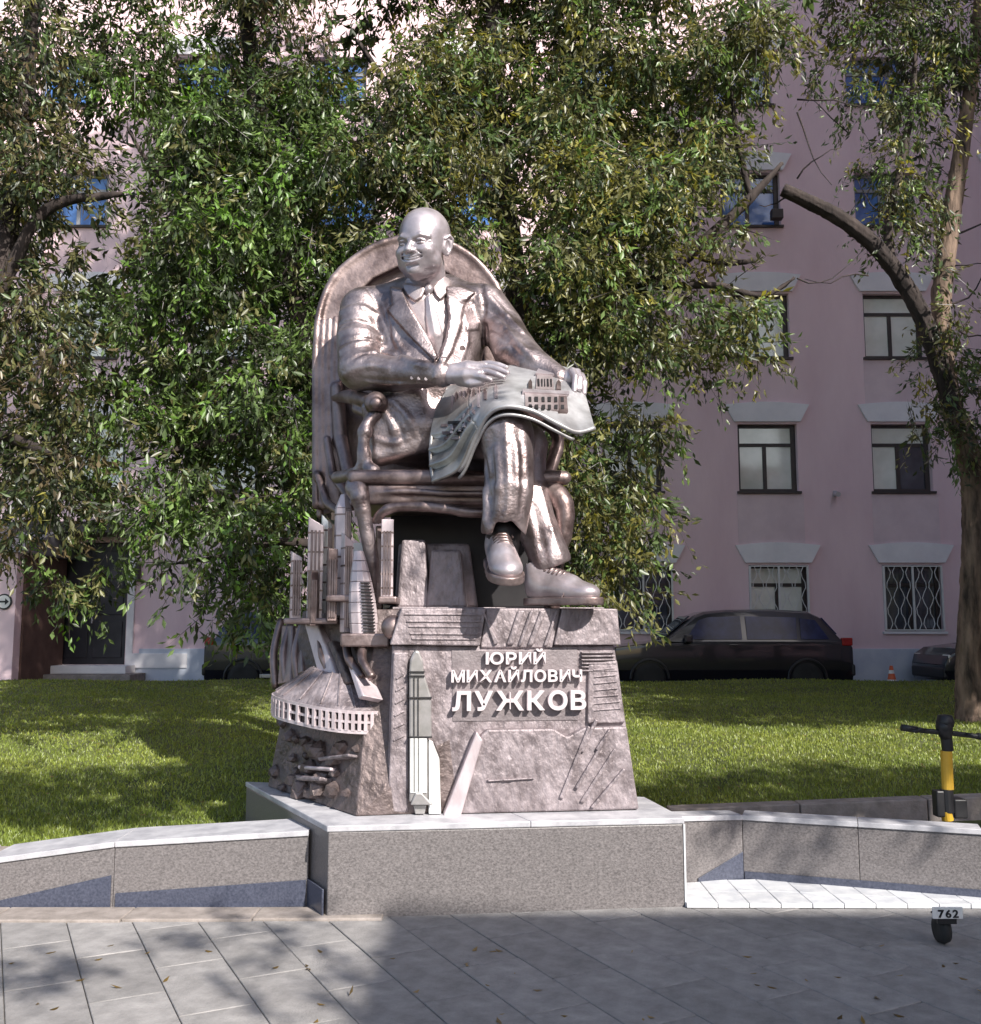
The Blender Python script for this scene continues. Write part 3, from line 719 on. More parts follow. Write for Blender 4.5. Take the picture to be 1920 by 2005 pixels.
def twigs(parent, seed, starts, m, name='twigs', nseg=5):
    r = np.random.default_rng(seed); mb = MB()
    for (x, y, Y, dx, dy, L, r0) in starts:
        pts = []; px, py, YY = x, y, Y; ang_ = math.atan2(dy, dx)
        for i in range(nseg + 1):
            pts.append(P(px, py, YY)); ang_ += r.normal() * .28; px += math.cos(ang_) * L / nseg; py += math.sin(ang_) * L / nseg; YY += r.normal() * .06
        MB().tube(pts, list(np.linspace(r0, r0 * .3, nseg + 1)), 5).build('twig', m, parent, smooth=True)

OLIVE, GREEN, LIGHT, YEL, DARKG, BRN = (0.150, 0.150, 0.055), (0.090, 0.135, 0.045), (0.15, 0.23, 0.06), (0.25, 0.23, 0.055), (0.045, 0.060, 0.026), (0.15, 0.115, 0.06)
# central tree behind the statue
T1 = thing('park_tree', 'broad leafy tree right behind the statue with hanging sunlit branches', 'tree')
limb([(985, 1420, 11.4), (990, 1150, 11.4), (1000, 900, 11.5), (1020, 650, 11.5), (980, 300, 11.6), (960, -100, 11.7), (950, -420, 11.8)], [.21, .18, .17, .15, .12, .09, .04], 'trunk', BARKD, T1, 12, 3)
limb([(1012, 760, 11.5), (1120, 650, 11.3), (1270, 560, 11.1), (1370, 480, 11.0), (1470, 385, 11.0), (1530, 320, 11.0)], [.12, .10, .09, .07, .055, .02], 'branch', BARKD, T1, 10, 4)
limb([(1370, 505, 11.0), (1420, 515, 11.0), (1478, 510, 11.0)], [.04, .035, .03], 'branch', BARKD, T1, 8, 5)
limb([(1470, 385, 11.0), (1455, 330, 11.0), (1440, 250, 11.0), (1425, 120, 11.0)], [.04, .035, .03, .015], 'branch', BARKD, T1, 8, 6)
limb([(1290, 560, 11.1), (1410, 560, 10.9), (1490, 580, 10.8), (1555, 545, 10.8)], [.05, .04, .03, .012], 'branch', BARKD, T1, 8, 7)
limb([(985, 420, 11.6), (820, 250, 11.2), (700, 80, 11.0)], [.09, .06, .02], 'branch', BARKD, T1, 8, 8)
twigs(T1, 5, [(1560, 195, 11, .9, .25, 180, .012), (1560, 220, 11, .1, 1, 160, .012), (1560, 545, 10.9, 1, .3, 120, .010), (1240, 860, 10.8, 1, -.2, 120, .012), (1560, 350, 11, .6, -.8, 110, .012), (1030, 140, 11, 1, -.5, 150, .015), (1290, 290, 11, 1, .3, 130, .012)], BARKD)
B1 = [(880, 150, 190, 150, 11.2, .9), (760, 250, 120, 130, 11.2, .8), (1120, 130, 200, 160, 11.4, 1.), (1150, 330, 190, 170, 11.0, .9), (930, 350, 190, 110, 10.8, .7), (840, 440, 150, 80, 10.6, .5), (1060, 470, 170, 110, 10.7, .7),
      (1320, 100, 150, 140, 11.3, .9), (1440, 120, 110, 150, 11.2, .8), (1400, 290, 110, 100, 11.1, .7), (1300, 300, 130, 130, 11.2, .8), (1270, 450, 120, 100, 10.9, .7), (1160, 600, 150, 110, 10.8, .7), (1310, 590, 130, 70, 10.7, .5),
      (1440, 610, 80, 40, 10.7, .35), (1090, 700, 110, 100, 10.9, .6), (1270, 690, 110, 55, 10.7, .4), (1390, 680, 90, 38, 10.7, .35), (1480, 690, 38, 22, 10.7, .2), (1370, 740, 45, 22, 10.7, .2),
      (1160, 800, 100, 60, 10.9, .5), (1290, 820, 75, 32, 10.7, .3), (1150, 930, 110, 110, 11.1, .7), (1240, 960, 70, 80, 10.9, .45), (1200, 1060, 110, 75, 10.9, .5), (1290, 1035, 45, 40, 10.8, .25), (1160, 1150, 90, 60, 11., .4), (1250, 1165, 30, 22, 10.9, .2),
      (1540, 40, 40, 60, 11.2, .3), (1000, -120, 300, 160, 11.4, 1.2), (1300, -150, 280, 170, 11.4, 1.2), (1050, -380, 350, 200, 11.8, 1.5), (800, -200, 220, 160, 11.5, 1.0), (1420, 470, 60, 50, 10.9, .3), (1080, 880, 100, 120, 11.6, .5), (1120, 1050, 80, 120, 11.8, .5)]
foliage_mesh('crown', *crown_leaves(B1, 7.6, .098, [OLIVE, GREEN, LIGHT, YEL, DARKG], [.44, .20, .12, .12, .12], 11, clump=1.0), LEAF, T1)
# tree left of the statue, fresher green
T2 = thing('park_tree', 'bushy fresh green tree left of the statue hanging low over the lawn', 'tree')
limb([(660, 1400, 11.0), (650, 1100, 11.0), (640, 800, 11.1), (560, 500, 11.2), (500, 200, 11.3), (470, -120, 11.5), (450, -400, 11.6)], [.19, .17, .16, .14, .11, .08, .03], 'trunk', BARKD, T2, 12, 9)
limb([(645, 900, 11.1), (540, 850, 10.8), (400, 870, 10.6), (260, 900, 10.5)], [.08, .06, .04, .015], 'branch', BARKD, T2, 8, 10)
limb([(560, 520, 11.2), (420, 420, 10.9), (300, 330, 10.7), (250, 250, 10.7)], [.08, .06, .035, .015], 'branch', BARKD, T2, 8, 11)
limb([(640, 780, 11.1), (520, 640, 10.9), (380, 600, 10.7), (250, 640, 10.7)], [.08, .06, .04, .015], 'branch', BARKD, T2, 8, 12)
limb([(650, 1080, 11.0), (560, 1060, 10.8), (430, 1090, 10.6), (330, 1105, 10.6)], [.06, .045, .03, .01], 'branch', BARKD, T2, 8, 13)
B2 = [(430, 330, 150, 150, 11.6, .5), (560, 200, 130, 120, 11.5, .5), (300, 230, 120, 120, 11.3, .5), (330, 130, 170, 110, 11.2, .8), (250, 60, 110, 70, 11.2, .6), (470, 230, 170, 120, 11.1, .9), (360, 330, 150, 110, 10.8, .7), (600, 330, 130, 130, 11.0, .8), (680, 420, 70, 90, 11.3, .6), (480, 470, 190, 120, 10.8, .8), (320, 470, 90, 90, 10.7, .5),
      (640, 560, 80, 130, 11.4, .7), (380, 610, 170, 90, 10.7, .7), (220, 600, 90, 60, 10.7, .4), (540, 660, 120, 110, 10.9, .7), (330, 740, 150, 80, 10.6, .6), (220, 800, 80, 60, 10.6, .4), (480, 800, 150, 100, 10.7, .7), (330, 880, 150, 80, 10.5, .5), (220, 930, 80, 40, 10.5, .3),
      (560, 880, 90, 130, 10.9, .6), (430, 980, 150, 80, 10.5, .5), (270, 1030, 100, 40, 10.5, .35), (390, 1080, 110, 45, 10.5, .35), (520, 1080, 90, 80, 10.7, .5), (500, 1170, 70, 50, 10.5, .3), (430, 1215, 42, 28, 10.5, .2), (480, 1235, 50, 25, 10.5, .2), (120, 1130, 70, 22, 10.4, .2), (210, 1110, 60, 26, 10.4, .25),
      (600, 130, 90, 90, 11.2, .6), (450, 60, 90, 70, 11.3, .6), (500, -120, 260, 150, 11.5, 1.1), (300, -120, 200, 130, 11.4, 1.0), (480, -350, 300, 160, 11.6, 1.3), (620, 720, 60, 150, 11.6, .5), (600, 1000, 70, 120, 11.7, .5), (570, 1180, 50, 90, 11.6, .3)]
foliage_mesh('crown', *crown_leaves(B2, 7.6, .102, [GREEN, LIGHT, OLIVE, DARKG, (0.13, 0.24, 0.04)], [.36, .22, .12, .18, .12], 12, clump=1.0), LEAF, T2)
# tree at the left frame edge
T3 = thing('park_tree', 'dark olive tree at the left edge of the picture', 'tree')
limb([(-180, 1480, 10.0), (-150, 1150, 10.0), (-90, 850, 10.0), (-20, 600, 10.0), (30, 350, 10.1), (60, 50, 10.2), (80, -250, 10.3)], [.22, .19, .17, .14, .11, .08, .03], 'trunk', BARKD, T3, 12, 14)
limb([(-30, 640, 10.0), (80, 420, 9.9), (200, 385, 9.8), (238, 380, 9.8)], [.08, .06, .04, .02], 'branch', BARKD, T3, 8, 15)
limb([(-80, 840, 10.0), (30, 860, 9.9), (120, 900, 9.8)], [.08, .06, .02], 'branch', BARKD, T3, 8, 16)
B3 = [(60, 60, 110, 110, 10.2, .8), (50, 230, 110, 130, 10.1, .8), (110, 290, 90, 80, 9.9, .5), (60, 420, 110, 110, 10., .7), (170, 330, 50, 60, 9.8, .3), (30, 600, 110, 120, 10., .7), (120, 680, 80, 60, 9.9, .4), (50, 790, 120, 120, 10., .7), (140, 860, 70, 70, 9.9, .4), (50, 950, 110, 85, 9.9, .5), (130, 990, 60, 40, 9.8, .3),
      (20, 1030, 70, 50, 9.8, .3), (-120, 200, 150, 250, 10.2, 1.), (-120, 600, 150, 250, 10.2, 1.), (40, -180, 200, 160, 10.3, 1.), (210, 395, 35, 30, 9.8, .2), (600, 40, 110, 60, 10.6, .4), (560, -60, 180, 80, 10.6, .5)]
foliage_mesh('crown', *crown_leaves(B3, 7.6, .095, [OLIVE, BRN, GREEN, DARKG, YEL], [.28, .18, .16, .36, .02], 13, clump=.8), LEAF, T3)
# tree at the right with the sawn limb
T4 = thing('park_tree', 'bare trunked tree at the right edge with one sawn off limb', 'tree')
limb([(1902, 1440, 13.0), (1900, 1400, 13.0), (1895, 1300, 13.0), (1902, 1150, 13.0), (1906, 1000, 13.0), (1898, 900, 13.0), (1868, 810, 13.0)], [.26, .185, .15, .138, .145, .15, .14], 'trunk', BARK, T4, 54, 21, 14)
limb([(1872, 830, 13.0), (1840, 720, 12.95), (1800, 610, 12.9), (1752, 530, 12.85), (1700, 470, 12.8), (1640, 425, 12.8), (1575, 392, 12.8), (1532, 372, 12.8)], [.12, .115, .115, .105, .105, .10, .092, .085], 'sawn_limb', BARKD, T4, 36, 22, 12)
limb([(1868, 820, 13.0), (1850, 700, 13.05), (1842, 600, 13.05), (1856, 460, 13.1), (1876, 330, 13.1), (1898, 180, 13.2), (1915, 20, 13.2), (1930, -250, 13.3)], [.12, .11, .125, .13, .11, .09, .07, .03], 'limb', BARK, T4, 36, 23, 12)
limb([(1745, 520, 12.85), (1740, 430, 12.9), (1770, 300, 12.95), (1790, 120, 13.0), (1780, -80, 13.)], [.07, .06, .05, .035, .015], 'branch', BARKD, T4, 8, 24)
twigs(T4, 8, [(1880, 330, 13.1, .7, -.6, 120, .02), (1862, 460, 13.1, 1, -.5, 110, .02), (1850, 600, 13.05, 1, -.3, 120, .018), (1880, 650, 13., 1, .1, 90, .015), (1700, 540, 12.8, -1, -.4, 130, .012), (1740, 420, 12.9, -1, -.3, 100, .012), (1540, 385, 12.8, -.8, .6, 60, .014), (1660, 260, 12.9, -1, -.2, 110, .012), (1870, 520, 13, 1, -.2, 110, .01)], BARKD)
B4 = [(1700, 60, 110, 90, 13., .7), (1800, 60, 110, 100, 13.1, .8), (1890, 100, 70, 120, 13.2, .6), (1740, 180, 90, 80, 12.9, .5), (1810, 220, 70, 90, 13., .5), (1760, 320, 60, 90, 12.9, .4), (1800, 400, 50, 90, 12.9, .4), (1760, 460, 45, 50, 12.8, .3), (1860, 620, 55, 45, 12.8, .3), (1850, 700, 75, 60, 12.8, .4), (1860, 790, 75, 60, 12.8, .4), (1820, 830, 40, 35, 12.8, .25), (1880, 870, 50, 40, 12.8, .3),
      (1640, 140, 55, 60, 12.9, .3), (1790, -100, 220, 130, 13.1, 1.), (1690, 330, 35, 60, 12.9, .25), (1715, 415, 35, 40, 12.8, .25), (1660, 30, 60, 60, 13., .4), (1830, 540, 25, 40, 12.9, .2), (1800, 740, 30, 40, 12.8, .2), (1668, 215, 24, 34, 12.9, .15)]
foliage_mesh('crown', *crown_leaves(B4, 4.6, .095, [OLIVE, GREEN, DARKG, YEL, LIGHT], [.34, .28, .24, .06, .08], 14, clump=.6), LEAF, T4)
# inner foliage behind the sunlit outer sprays
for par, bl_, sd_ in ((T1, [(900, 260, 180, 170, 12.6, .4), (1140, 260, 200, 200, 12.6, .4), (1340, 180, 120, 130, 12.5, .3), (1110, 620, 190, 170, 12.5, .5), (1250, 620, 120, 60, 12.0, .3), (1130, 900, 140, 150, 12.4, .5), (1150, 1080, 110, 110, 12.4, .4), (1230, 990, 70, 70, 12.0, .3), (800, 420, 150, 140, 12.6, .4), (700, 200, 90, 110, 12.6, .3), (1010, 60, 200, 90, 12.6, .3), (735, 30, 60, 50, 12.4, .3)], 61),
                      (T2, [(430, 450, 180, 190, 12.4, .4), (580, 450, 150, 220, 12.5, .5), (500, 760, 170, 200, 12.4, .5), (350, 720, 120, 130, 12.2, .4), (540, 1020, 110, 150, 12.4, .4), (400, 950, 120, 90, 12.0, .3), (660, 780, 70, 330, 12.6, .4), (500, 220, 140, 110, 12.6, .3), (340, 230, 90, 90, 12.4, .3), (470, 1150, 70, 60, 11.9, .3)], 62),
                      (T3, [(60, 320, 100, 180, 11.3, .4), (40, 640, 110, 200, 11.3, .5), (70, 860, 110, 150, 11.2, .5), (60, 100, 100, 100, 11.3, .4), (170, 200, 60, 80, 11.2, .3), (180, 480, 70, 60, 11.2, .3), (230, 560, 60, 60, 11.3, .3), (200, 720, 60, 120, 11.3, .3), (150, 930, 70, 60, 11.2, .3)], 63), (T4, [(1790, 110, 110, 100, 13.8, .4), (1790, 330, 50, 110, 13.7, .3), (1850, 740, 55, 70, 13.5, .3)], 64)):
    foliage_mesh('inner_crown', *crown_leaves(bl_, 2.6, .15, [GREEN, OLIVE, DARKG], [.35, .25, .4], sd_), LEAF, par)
# upper storeys added to the park trees, out of view, to shade the facade
for par, bl_, sd_ in ((T1, [((2.5, 11.8, 12.5), (3.2, 1.4, 2.6)), ((3.5, 11.9, 17), (3.0, 1.4, 3.0)), ((6.0, 12.0, 13.5), (2.4, 1.2, 2.6)), ((0.0, 11.9, 15.5), (2.6, 1.3, 3.0)), ((2.0, 12.0, 20.5), (2.6, 1.3, 2.2)), ((1.5, 12.0, 24), (3.0, 1.2, 2.5)), ((5.5, 12.0, 19), (2.5, 1.2, 3.0)), ((8.0, 12.2, 15.5), (2.0, 1.2, 3.0))], 51), (T2, [((-3.0, 11.6, 13.0), (2.8, 1.4, 3.0)), ((-2.2, 11.7, 17.5), (2.6, 1.3, 3.0)), ((-1.2, 11.8, 21.5), (3.0, 1.3, 3.0)), ((-4.4, 11.8, 18), (2.2, 1.2, 3.2))], 52)):
    foliage_mesh('upper_shade_crown', *crown_leaves(bl_, .8, .21, [OLIVE, GREEN, DARKG], [.4, .4, .2], sd_), LEAF, par)
MB().tube([P(950, -420, 11.8), A([.2, 11.8, 14]), A([1.2, 11.9, 18]), A([1.8, 12, 21])], [.16, .14, .1, .03], 10).build('upper_trunk', BARKD, T1, smooth=True)
MB().tube([P(450, -400, 11.6), A([-2.8, 11.6, 14]), A([-2.4, 11.7, 19])], [.14, .11, .03], 10).build('upper_trunk', BARKD, T2, smooth=True)
# street trees added out of view to shade the paving and lawn
for label, trunk, blobs, per, sd_ in (('thin crowned tree added behind the photographer to dapple the paving', [(6.2, -3.4, 0), (6.0, -3.2, 3), (5.2, -2.6, 6.0), (5.0, -2.4, 7.6)], [((4.9, -1.9, 6.1), (1.1, .7, .5)), ((3.7, -1.0, 6.0), (1.0, .28, .25)), ((3.1, -1.6, 6.0), (.8, .22, .2)), ((2.2, -2.1, 5.9), (.7, .18, .18)), ((3.6, -2.2, 5.9), (.6, .25, .25)), ((1.7, -1.2, 5.9), (.6, .16, .16))], 1.5, 5),
                                      ('tree added right of the photographer so its crown shades the lawn', [(10.2, .6, 0), (10.0, .8, 3), (8.6, 1.6, 5.8), (7.6, 1.9, 7.2)], [((7.3, 1.6, 6.3), (2.2, .85, .5)), ((9.8, 1.8, 6.5), (1.9, .9, .5)), ((8.4, 2.6, 6.4), (2.4, .45, .35)), ((5.9, 2.0, 6.3), (.9, .45, .3)), ((6.4, .9, 6.3), (1.0, .5, .3))], 6.0, 6),
                                      ('tree added left of the photographer so its crown shades the lawn', [(-2.6, -1.6, 0), (-2.3, -1.3, 3), (-.6, .6, 5.8), (.2, 1.2, 7.2)], [((1.2, 1.5, 6.6), (1.1, .8, .45)), ((-.2, 1.4, 6.6), (1.3, .75, .45)), ((-1.3, 2.3, 6.6), (.9, .4, .3)), ((.7, 2.5, 6.6), (1.4, .35, .25)), ((2.0, 2.0, 6.6), (.6, .5, .3)), ((-1.6, .9, 6.6), (.7, .25, .3))], 5.5, 7)):
    t_ = thing('added_shade_tree', label, 'tree'); MB().tube(smooth_curve([A(p, float) for p in trunk], 4), list(np.linspace(.16, .03, 13)), 10).build('trunk', BARK, t_, smooth=True)
    foliage_mesh('crown', *crown_leaves(blobs, per, .14, [GREEN, OLIVE], [.6, .4], sd_), LEAF, t_)

t_ = thing('park_tree', 'lawn tree added beyond the right picture edge to shade the far lawn', 'tree')  # tree out of view, added for its shade on the far lawn
MB().tube(smooth_curve([A(p, float) for p in ((9.6, 8.4, .2), (9.5, 8.3, 2.5), (9.0, 8.2, 5), (8.7, 8.1, 7.4))], 4), list(np.linspace(.17, .04, 13)), 10).build('trunk', BARK, t_, smooth=True)
foliage_mesh('crown', *crown_leaves([((8.5, 7.8, 6.3), (1.9, 1.2, .7)), ((10.4, 8.0, 6.3), (1.7, 1.2, .7)), ((7.0, 8.2, 6.4), (.9, 1.2, .5)), ((9.2, 9.4, 6.6), (2.4, .8, .6)), ((8.0, 10.4, 7.0), (2.0, .6, .5))], 5.0, .15, [GREEN, OLIVE], [.6, .4], 91), LEAF, t_)

# ------------------------------------------------------------------ parked cars
def car(label, X0, L, H, face, zg, yc, seed=0):
    """a dark estate: X0 rear (or left) end, body lofted through cross sections"""
    root = thing('parked_car', label, 'car', 'dark cars parked along the facade')
    # stations along the length 0 (rear) .. 1 (front): height of bonnet/roof line, roof inset
    S_ = [(0.0, .62, .0), (.012, .98, .02), (.05, 1.12, .06), (.13, 1.0, .0)]
    prof = [(0.00, .95), (.015, 1.06), (.05, 1.18), (.115, 1.60), (.16, 1.71), (.30, 1.75), (.48, 1.74), (.57, 1.70), (.61, 1.62), (.74, 1.10), (.80, 1.05), (.93, .97), (.985, .82), (1.0, .62)]
    k = H / 1.75; hw = .9
    V = []; F = []; ring = 12
    for s_, zt in prof:
        zt *= k; belt = min(zt, 1.08 * k); tp = max(0, (zt - belt) / (.67 * k)); e = 1 - .10 * max(0, (s_ - .9) / .1) ** 2 - .08 * max(0, (.05 - s_) / .05) ** 2
        w1 = hw * e; w2 = w1 * (1 - .24 * tp)
        zb = .28 * k
        pts = [(-w1 * .93, zb), (-w1, .5 * k), (-w1, belt * .93), (-w1 * .985, belt), (-w2, zt - .05 * k * (tp > 0)), (-w2 * .72, zt), (w2 * .72, zt), (w2, zt - .05 * k * (tp > 0)), (w1 * .985, belt), (w1, belt * .93), (w1, .5 * k), (w1 * .93, zb)]
        for (y, z) in pts: V.append((s_ * L, y, z))
    n = len(prof)
    for i in range(n - 1):
        for j in range(ring):
            j2 = (j + 1) % ring; F.append((i * ring + j, i * ring + j2, (i + 1) * ring + j2, (i + 1) * ring + j))
    F.append(tuple(range(ring))); F.append(tuple((n - 1) * ring + j for j in range(ring)))
    M = Matrix.Translation((X0, yc, zg)) @ (Matrix.Identity(4) if face > 0 else Matrix.Translation((L, 0, 0)) @ Matrix.Rotation(math.pi, 4, 'Z'))
    def put(name, V_, F_, m_, par=None, bev=0, sm=False):
        me = meshdata(name, [M @ Vector(v) for v in V_], F_); fixnormals(me)
        if bev: bevel(me, bev)
        if sm: me.shade_smooth()
        return link(name, me, m_, par or root)
    bd = put('body', V, F, CARP, bev=.02, sm=False)
    bd.data.shade_smooth()
    def glass(sx, pts):
        out = []; n_ = len(pts)
        for off in (0.012, 0.0):
            for (s_, z) in pts:
                tp = (z - 1.08) / .67; w2 = hw * (1 - .24 * tp) * .993 + off; out.append((s_ * L, sx * w2, z * k))
        F_ = [tuple(range(n_)), tuple(reversed(range(n_, 2 * n_)))] + [(i, (i + 1) % n_, n_ + (i + 1) % n_, n_ + i) for i in range(n_)]
        put('side_window', out, F_, CARG)
    for sx in (-1, 1):
        glass(sx, [(.095, 1.13), (.205, 1.13), (.20, 1.56), (.14, 1.52)]); glass(sx, [(.22, 1.13), (.415, 1.13), (.415, 1.60), (.215, 1.58)]); glass(sx, [(.435, 1.13), (.655, 1.13), (.60, 1.52), (.56, 1.585), (.435, 1.60)])
    put('windscreen', [(.728 * L, -.62, 1.17 * k), (.728 * L, .62, 1.17 * k), (.625 * L, .52, 1.60 * k), (.625 * L, -.52, 1.60 * k), (.735 * L, -.62, 1.18 * k), (.735 * L, .62, 1.18 * k), (.632 * L, .52, 1.612 * k), (.632 * L, -.52, 1.612 * k)], [(0, 1, 2, 3), (4, 5, 6, 7), (0, 1, 5, 4), (1, 2, 6, 5), (2, 3, 7, 6), (3, 0, 4, 7)], PANED)
    put('rear_window', [(.055 * L, -.6, 1.22 * k), (.055 * L, .6, 1.22 * k), (.108 * L, .52, 1.56 * k), (.108 * L, -.52, 1.56 * k), (.045 * L, -.6, 1.235 * k), (.045 * L, .6, 1.235 * k), (.098 * L, .52, 1.575 * k), (.098 * L, -.52, 1.575 * k)], [(0, 1, 2, 3), (4, 5, 6, 7), (0, 1, 5, 4), (1, 2, 6, 5), (2, 3, 7, 6), (3, 0, 4, 7)], CARG)
    for sx in (-1, 1):
        b_ = MB().box(.004 * L, .045 * L, min(sx * .78, sx * .912), max(sx * .78, sx * .912), 1.0 * k, 1.16 * k); put('tail_lamp', b_.V, b_.F, TAIL, bev=.02)
        b_ = MB().box(.94 * L, .985 * L, min(sx * .55, sx * .84), max(sx * .55, sx * .84), .66 * k, .84 * k); put('headlight', b_.V, b_.F, PANE, bev=.02)
        b_ = MB().box(.635 * L, .665 * L, min(sx * .92, sx * 1.08), max(sx * .92, sx * 1.08), 1.06 * k, 1.22 * k); put('wing_mirror', b_.V, b_.F, CARP, bev=.03)
        for s_ in (.27, .47):
            b_ = MB().box(s_ * L - .09, s_ * L + .09, min(sx * .895, sx * .925), max(sx * .895, sx * .925), .99 * k, 1.025 * k); put('door_handle', b_.V, b_.F, CARP, bev=.008)
        for s_ in (.185, .80):
            t_ = MB().lathe([(.21, -.11), (.31, -.115), (.335, -.08), (.335, .08), (.31, .115), (.21, .11)], (s_ * L, sx * .80, .335), 22, 'y'); ty = put('wheel', t_.V, t_.F, RUBBER, sm=True)
            r_ = MB().lathe([(.20, -.09), (.208, .09)], (s_ * L, sx * .81, .335), 16, 'y'); put('rim', r_.V, r_.F, RIM, ty)
            a_ = MB(); pts = [(s_ * L + .40 * math.cos(q), sx * .905, .335 + .40 * math.sin(q)) for q in np.linspace(0, math.pi, 11)]; a_.tube(pts, .028, 6); put('wheel_arch', a_.V, a_.F, BLACK)
    b_ = MB().box(-.04, .05, -.86, .86, .38 * k, .62 * k); put('bumper', b_.V, b_.F, BLACK, bev=.04)
    b_ = MB().box(.97 * L, 1.0 * L + .03, -.8, .8, .32 * k, .56 * k); put('bumper', b_.V, b_.F, BLACK, bev=.04)
    b_ = MB().box(.26 * L, .72 * L, -.93, -.90, .34 * k, .42 * k); put('side_trim', b_.V, b_.F, RIM, bev=.01)
    return root
c1 = P(1656, 1300, 21.2)[0]; c0 = c1 - 5.35
car('black estate car with a red tail lamp parked right of the monument', c0, 5.35, 1.78, -1, .245, 21.6)
car('dark car half hidden behind the trunk at the right edge', P(1832, 1300, 21.2)[0], 4.5, 1.72, -1, .245, 21.6)
car('dark car parked under the low branches left of the monument', P(410, 1300, 21.2)[0], 4.6, 1.80, 1, .245, 21.6)
cn = thing('traffic_cone', 'orange and white traffic cone on the road by the right facade', 'cone')
c = P(1744, 1300, 20.4); zc = .24
MB().box(c[0] - .19, c[0] + .19, 20.21, 20.59, zc + .002, zc + .04).build('foot', ORANGE, cn, .01)
for (r0, h0, r1, h1, m_) in ((.15, .04, .115, .20, ORANGE), (.1145, .20, .085, .34, WHITE), (.0845, .34, .058, .46, ORANGE), (.0575, .46, .045, .53, WHITE), (.0445, .53, .03, .62, ORANGE)):
    MB().lathe([(r0, h0 + .0005), (r1, h1 - .0005)], (c[0], 20.4, zc), 18).build('band', m_, cn, smooth=False)

# ================================================================== MONUMENT
# ------------------------------------------------------------------ pedestal
ped = thing('bronze_pedestal', 'rough cast bronze pedestal with raised lettering, rocket relief and model towers', 'pedestal')
Fa, Fb = G(755, 1594, ZB), G(1250, 1583, ZB); Ft = P(985, 1191, 6.30)
FN = np.cross(Fb - Fa, Ft - Fa); FN /= np.linalg.norm(FN); FN = FN if FN[1] < 0 else -FN       # front plane, facing the viewer
FU = Ft - Fa; RT = (Fb - Fa) / np.linalg.norm(Fb - Fa); UP = np.cross(FN, RT); UP = UP if UP[2] > 0 else -UP
def fp(x, y, off=0.0): return toplane(x, y, Fa, FN) + FN * off
def slab(name, pts, m, parent, t0, t1, bev=0.006, jitter=0.0):
    """a plate on the front plane: outline traced on the plane, from depth t0 to t1 (outwards)"""
    q = [fp(x, y) for x, y in pts]
    return MB().prism([p + FN * t0 for p in q], [p + FN * t1 for p in q]).build(name, m, parent, bev)
ZT = 1.79
A0 = G(694, 1602, ZB) + A([0, .05, 0]); B0 = G(524, 1541, ZB); C0 = fp(1243, 1583, -.10); D0 = A([1.0, 8.0, ZB]); E0 = A([B0[0] + .25, 8.2, ZB])
A1 = P(738, 1200, 6.52); B1_ = P(592, 1215, 7.2); C1 = fp(1199, 1191, -.10); D1 = A([.92, 7.9, ZT]); E1 = A([B1_[0] + .2, 8.0, ZT])
bot = [at_z(p, ZB + .003) for p in (A0, C0, D0, E0, B0)]; top = [at_z(p, ZT - .004) for p in (A1, C1, D1, E1, B1_)]
MB().prism(bot, top).build('core', CASTD, ped, .01)
slab('front_plate', [(755, 1594), (1250, 1583), (1203, 1264), (768, 1264)], CAST, ped, -.16, 0.0, .012)
slab('cap_block', [(763, 1262), (938, 1264), (950, 1191), (785, 1191)], CAST, ped, -.30, .045, .008)
slab('cap_block', [(1082, 1263), (1212, 1262), (1205, 1192), (1098, 1191)], CAST, ped, -.30, .045, .008)
slab('cap_block', [(951.5, 1191), (939.5, 1268), (1081, 1268), (1096.5, 1191)], CAST, ped, -.30, .018, .008)
top_ = [fp(770, 1191, -.31), fp(1204, 1191, -.31), A([.93, 7.95, ZT]), A([-.95, 7.95, ZT])]
MB().prism([at_z(p, ZT - .003) for p in top_], [at_z(p, ZT + .012) for p in top_]).build('top_plate', CAST, ped, .004)
# folds on the centre cap piece
for pts in ([(946, 1196), (975, 1258), (966, 1262), (944, 1200)], [(1012, 1195), (1026, 1195), (1004, 1262), (990, 1262)], [(1036, 1195), (1044, 1195), (1020, 1264), (1012, 1264)], [(1056, 1195), (1068, 1195), (1042, 1264), (1030, 1264)], [(1086, 1195), (1091, 1195), (1070, 1264), (1062, 1264)]):
    slab('fold', pts, CAST, ped, .012, .04, .010)
slab('name_panel', [(884, 1274), (1130, 1272), (1131, 1410), (886, 1412)], PANELM, ped, -.02, .005, .002)
slab('left_stile', [(770, 1276), (799, 1276), (799, 1588), (758, 1590)], CAST, ped, -.02, .035, .012)
slab('lower_plate', [(868, 1590), (1246, 1581), (1222, 1420), (1140, 1422), (1107, 1440), (1080, 1424), (952, 1426), (940, 1436)], CAST, ped, -.02, .062, .012)
slab('ramp', [(866, 1592), (900, 1592), (942, 1446), (930, 1428)], TOWER, ped, -.02, .085, .01)
slab('right_plate', [(1150, 1300), (1206, 1292), (1222, 1414), (1148, 1416)], CAST, ped, -.02, .03, .01)
for k, (x0, y0, x1, y1, w_) in enumerate(((1146, 1418, 1090, 1560, 5), (1178, 1440, 1120, 1540, 4), (1196, 1462, 1130, 1568, 5), (1214, 1500, 1150, 1578, 4), (1160, 1405, 1128, 1470, 6), (1186, 1424, 1160, 1466, 3), (1040, 1518, 950, 1526, 2.4), (1000, 1520, 980, 1524, 2))):
    slab('strata_ridge', [(x0, y0), (x0 + w_, y0 + 3), (x1 + w_ * 1.6, y1), (x1, y1 - 3)], CAST, ped, .05, .080 + .008 * (k % 2), .006)
for k in range(6):
    y_ = 1276 + k * 7; slab('strata_ridge', [(1136, y_), (1200 + k, y_ - 1), (1201 + k, y_ + 2.6), (1138, y_ + 3)], CAST, ped, -.01, .028 + .006 * (k % 2), .003)
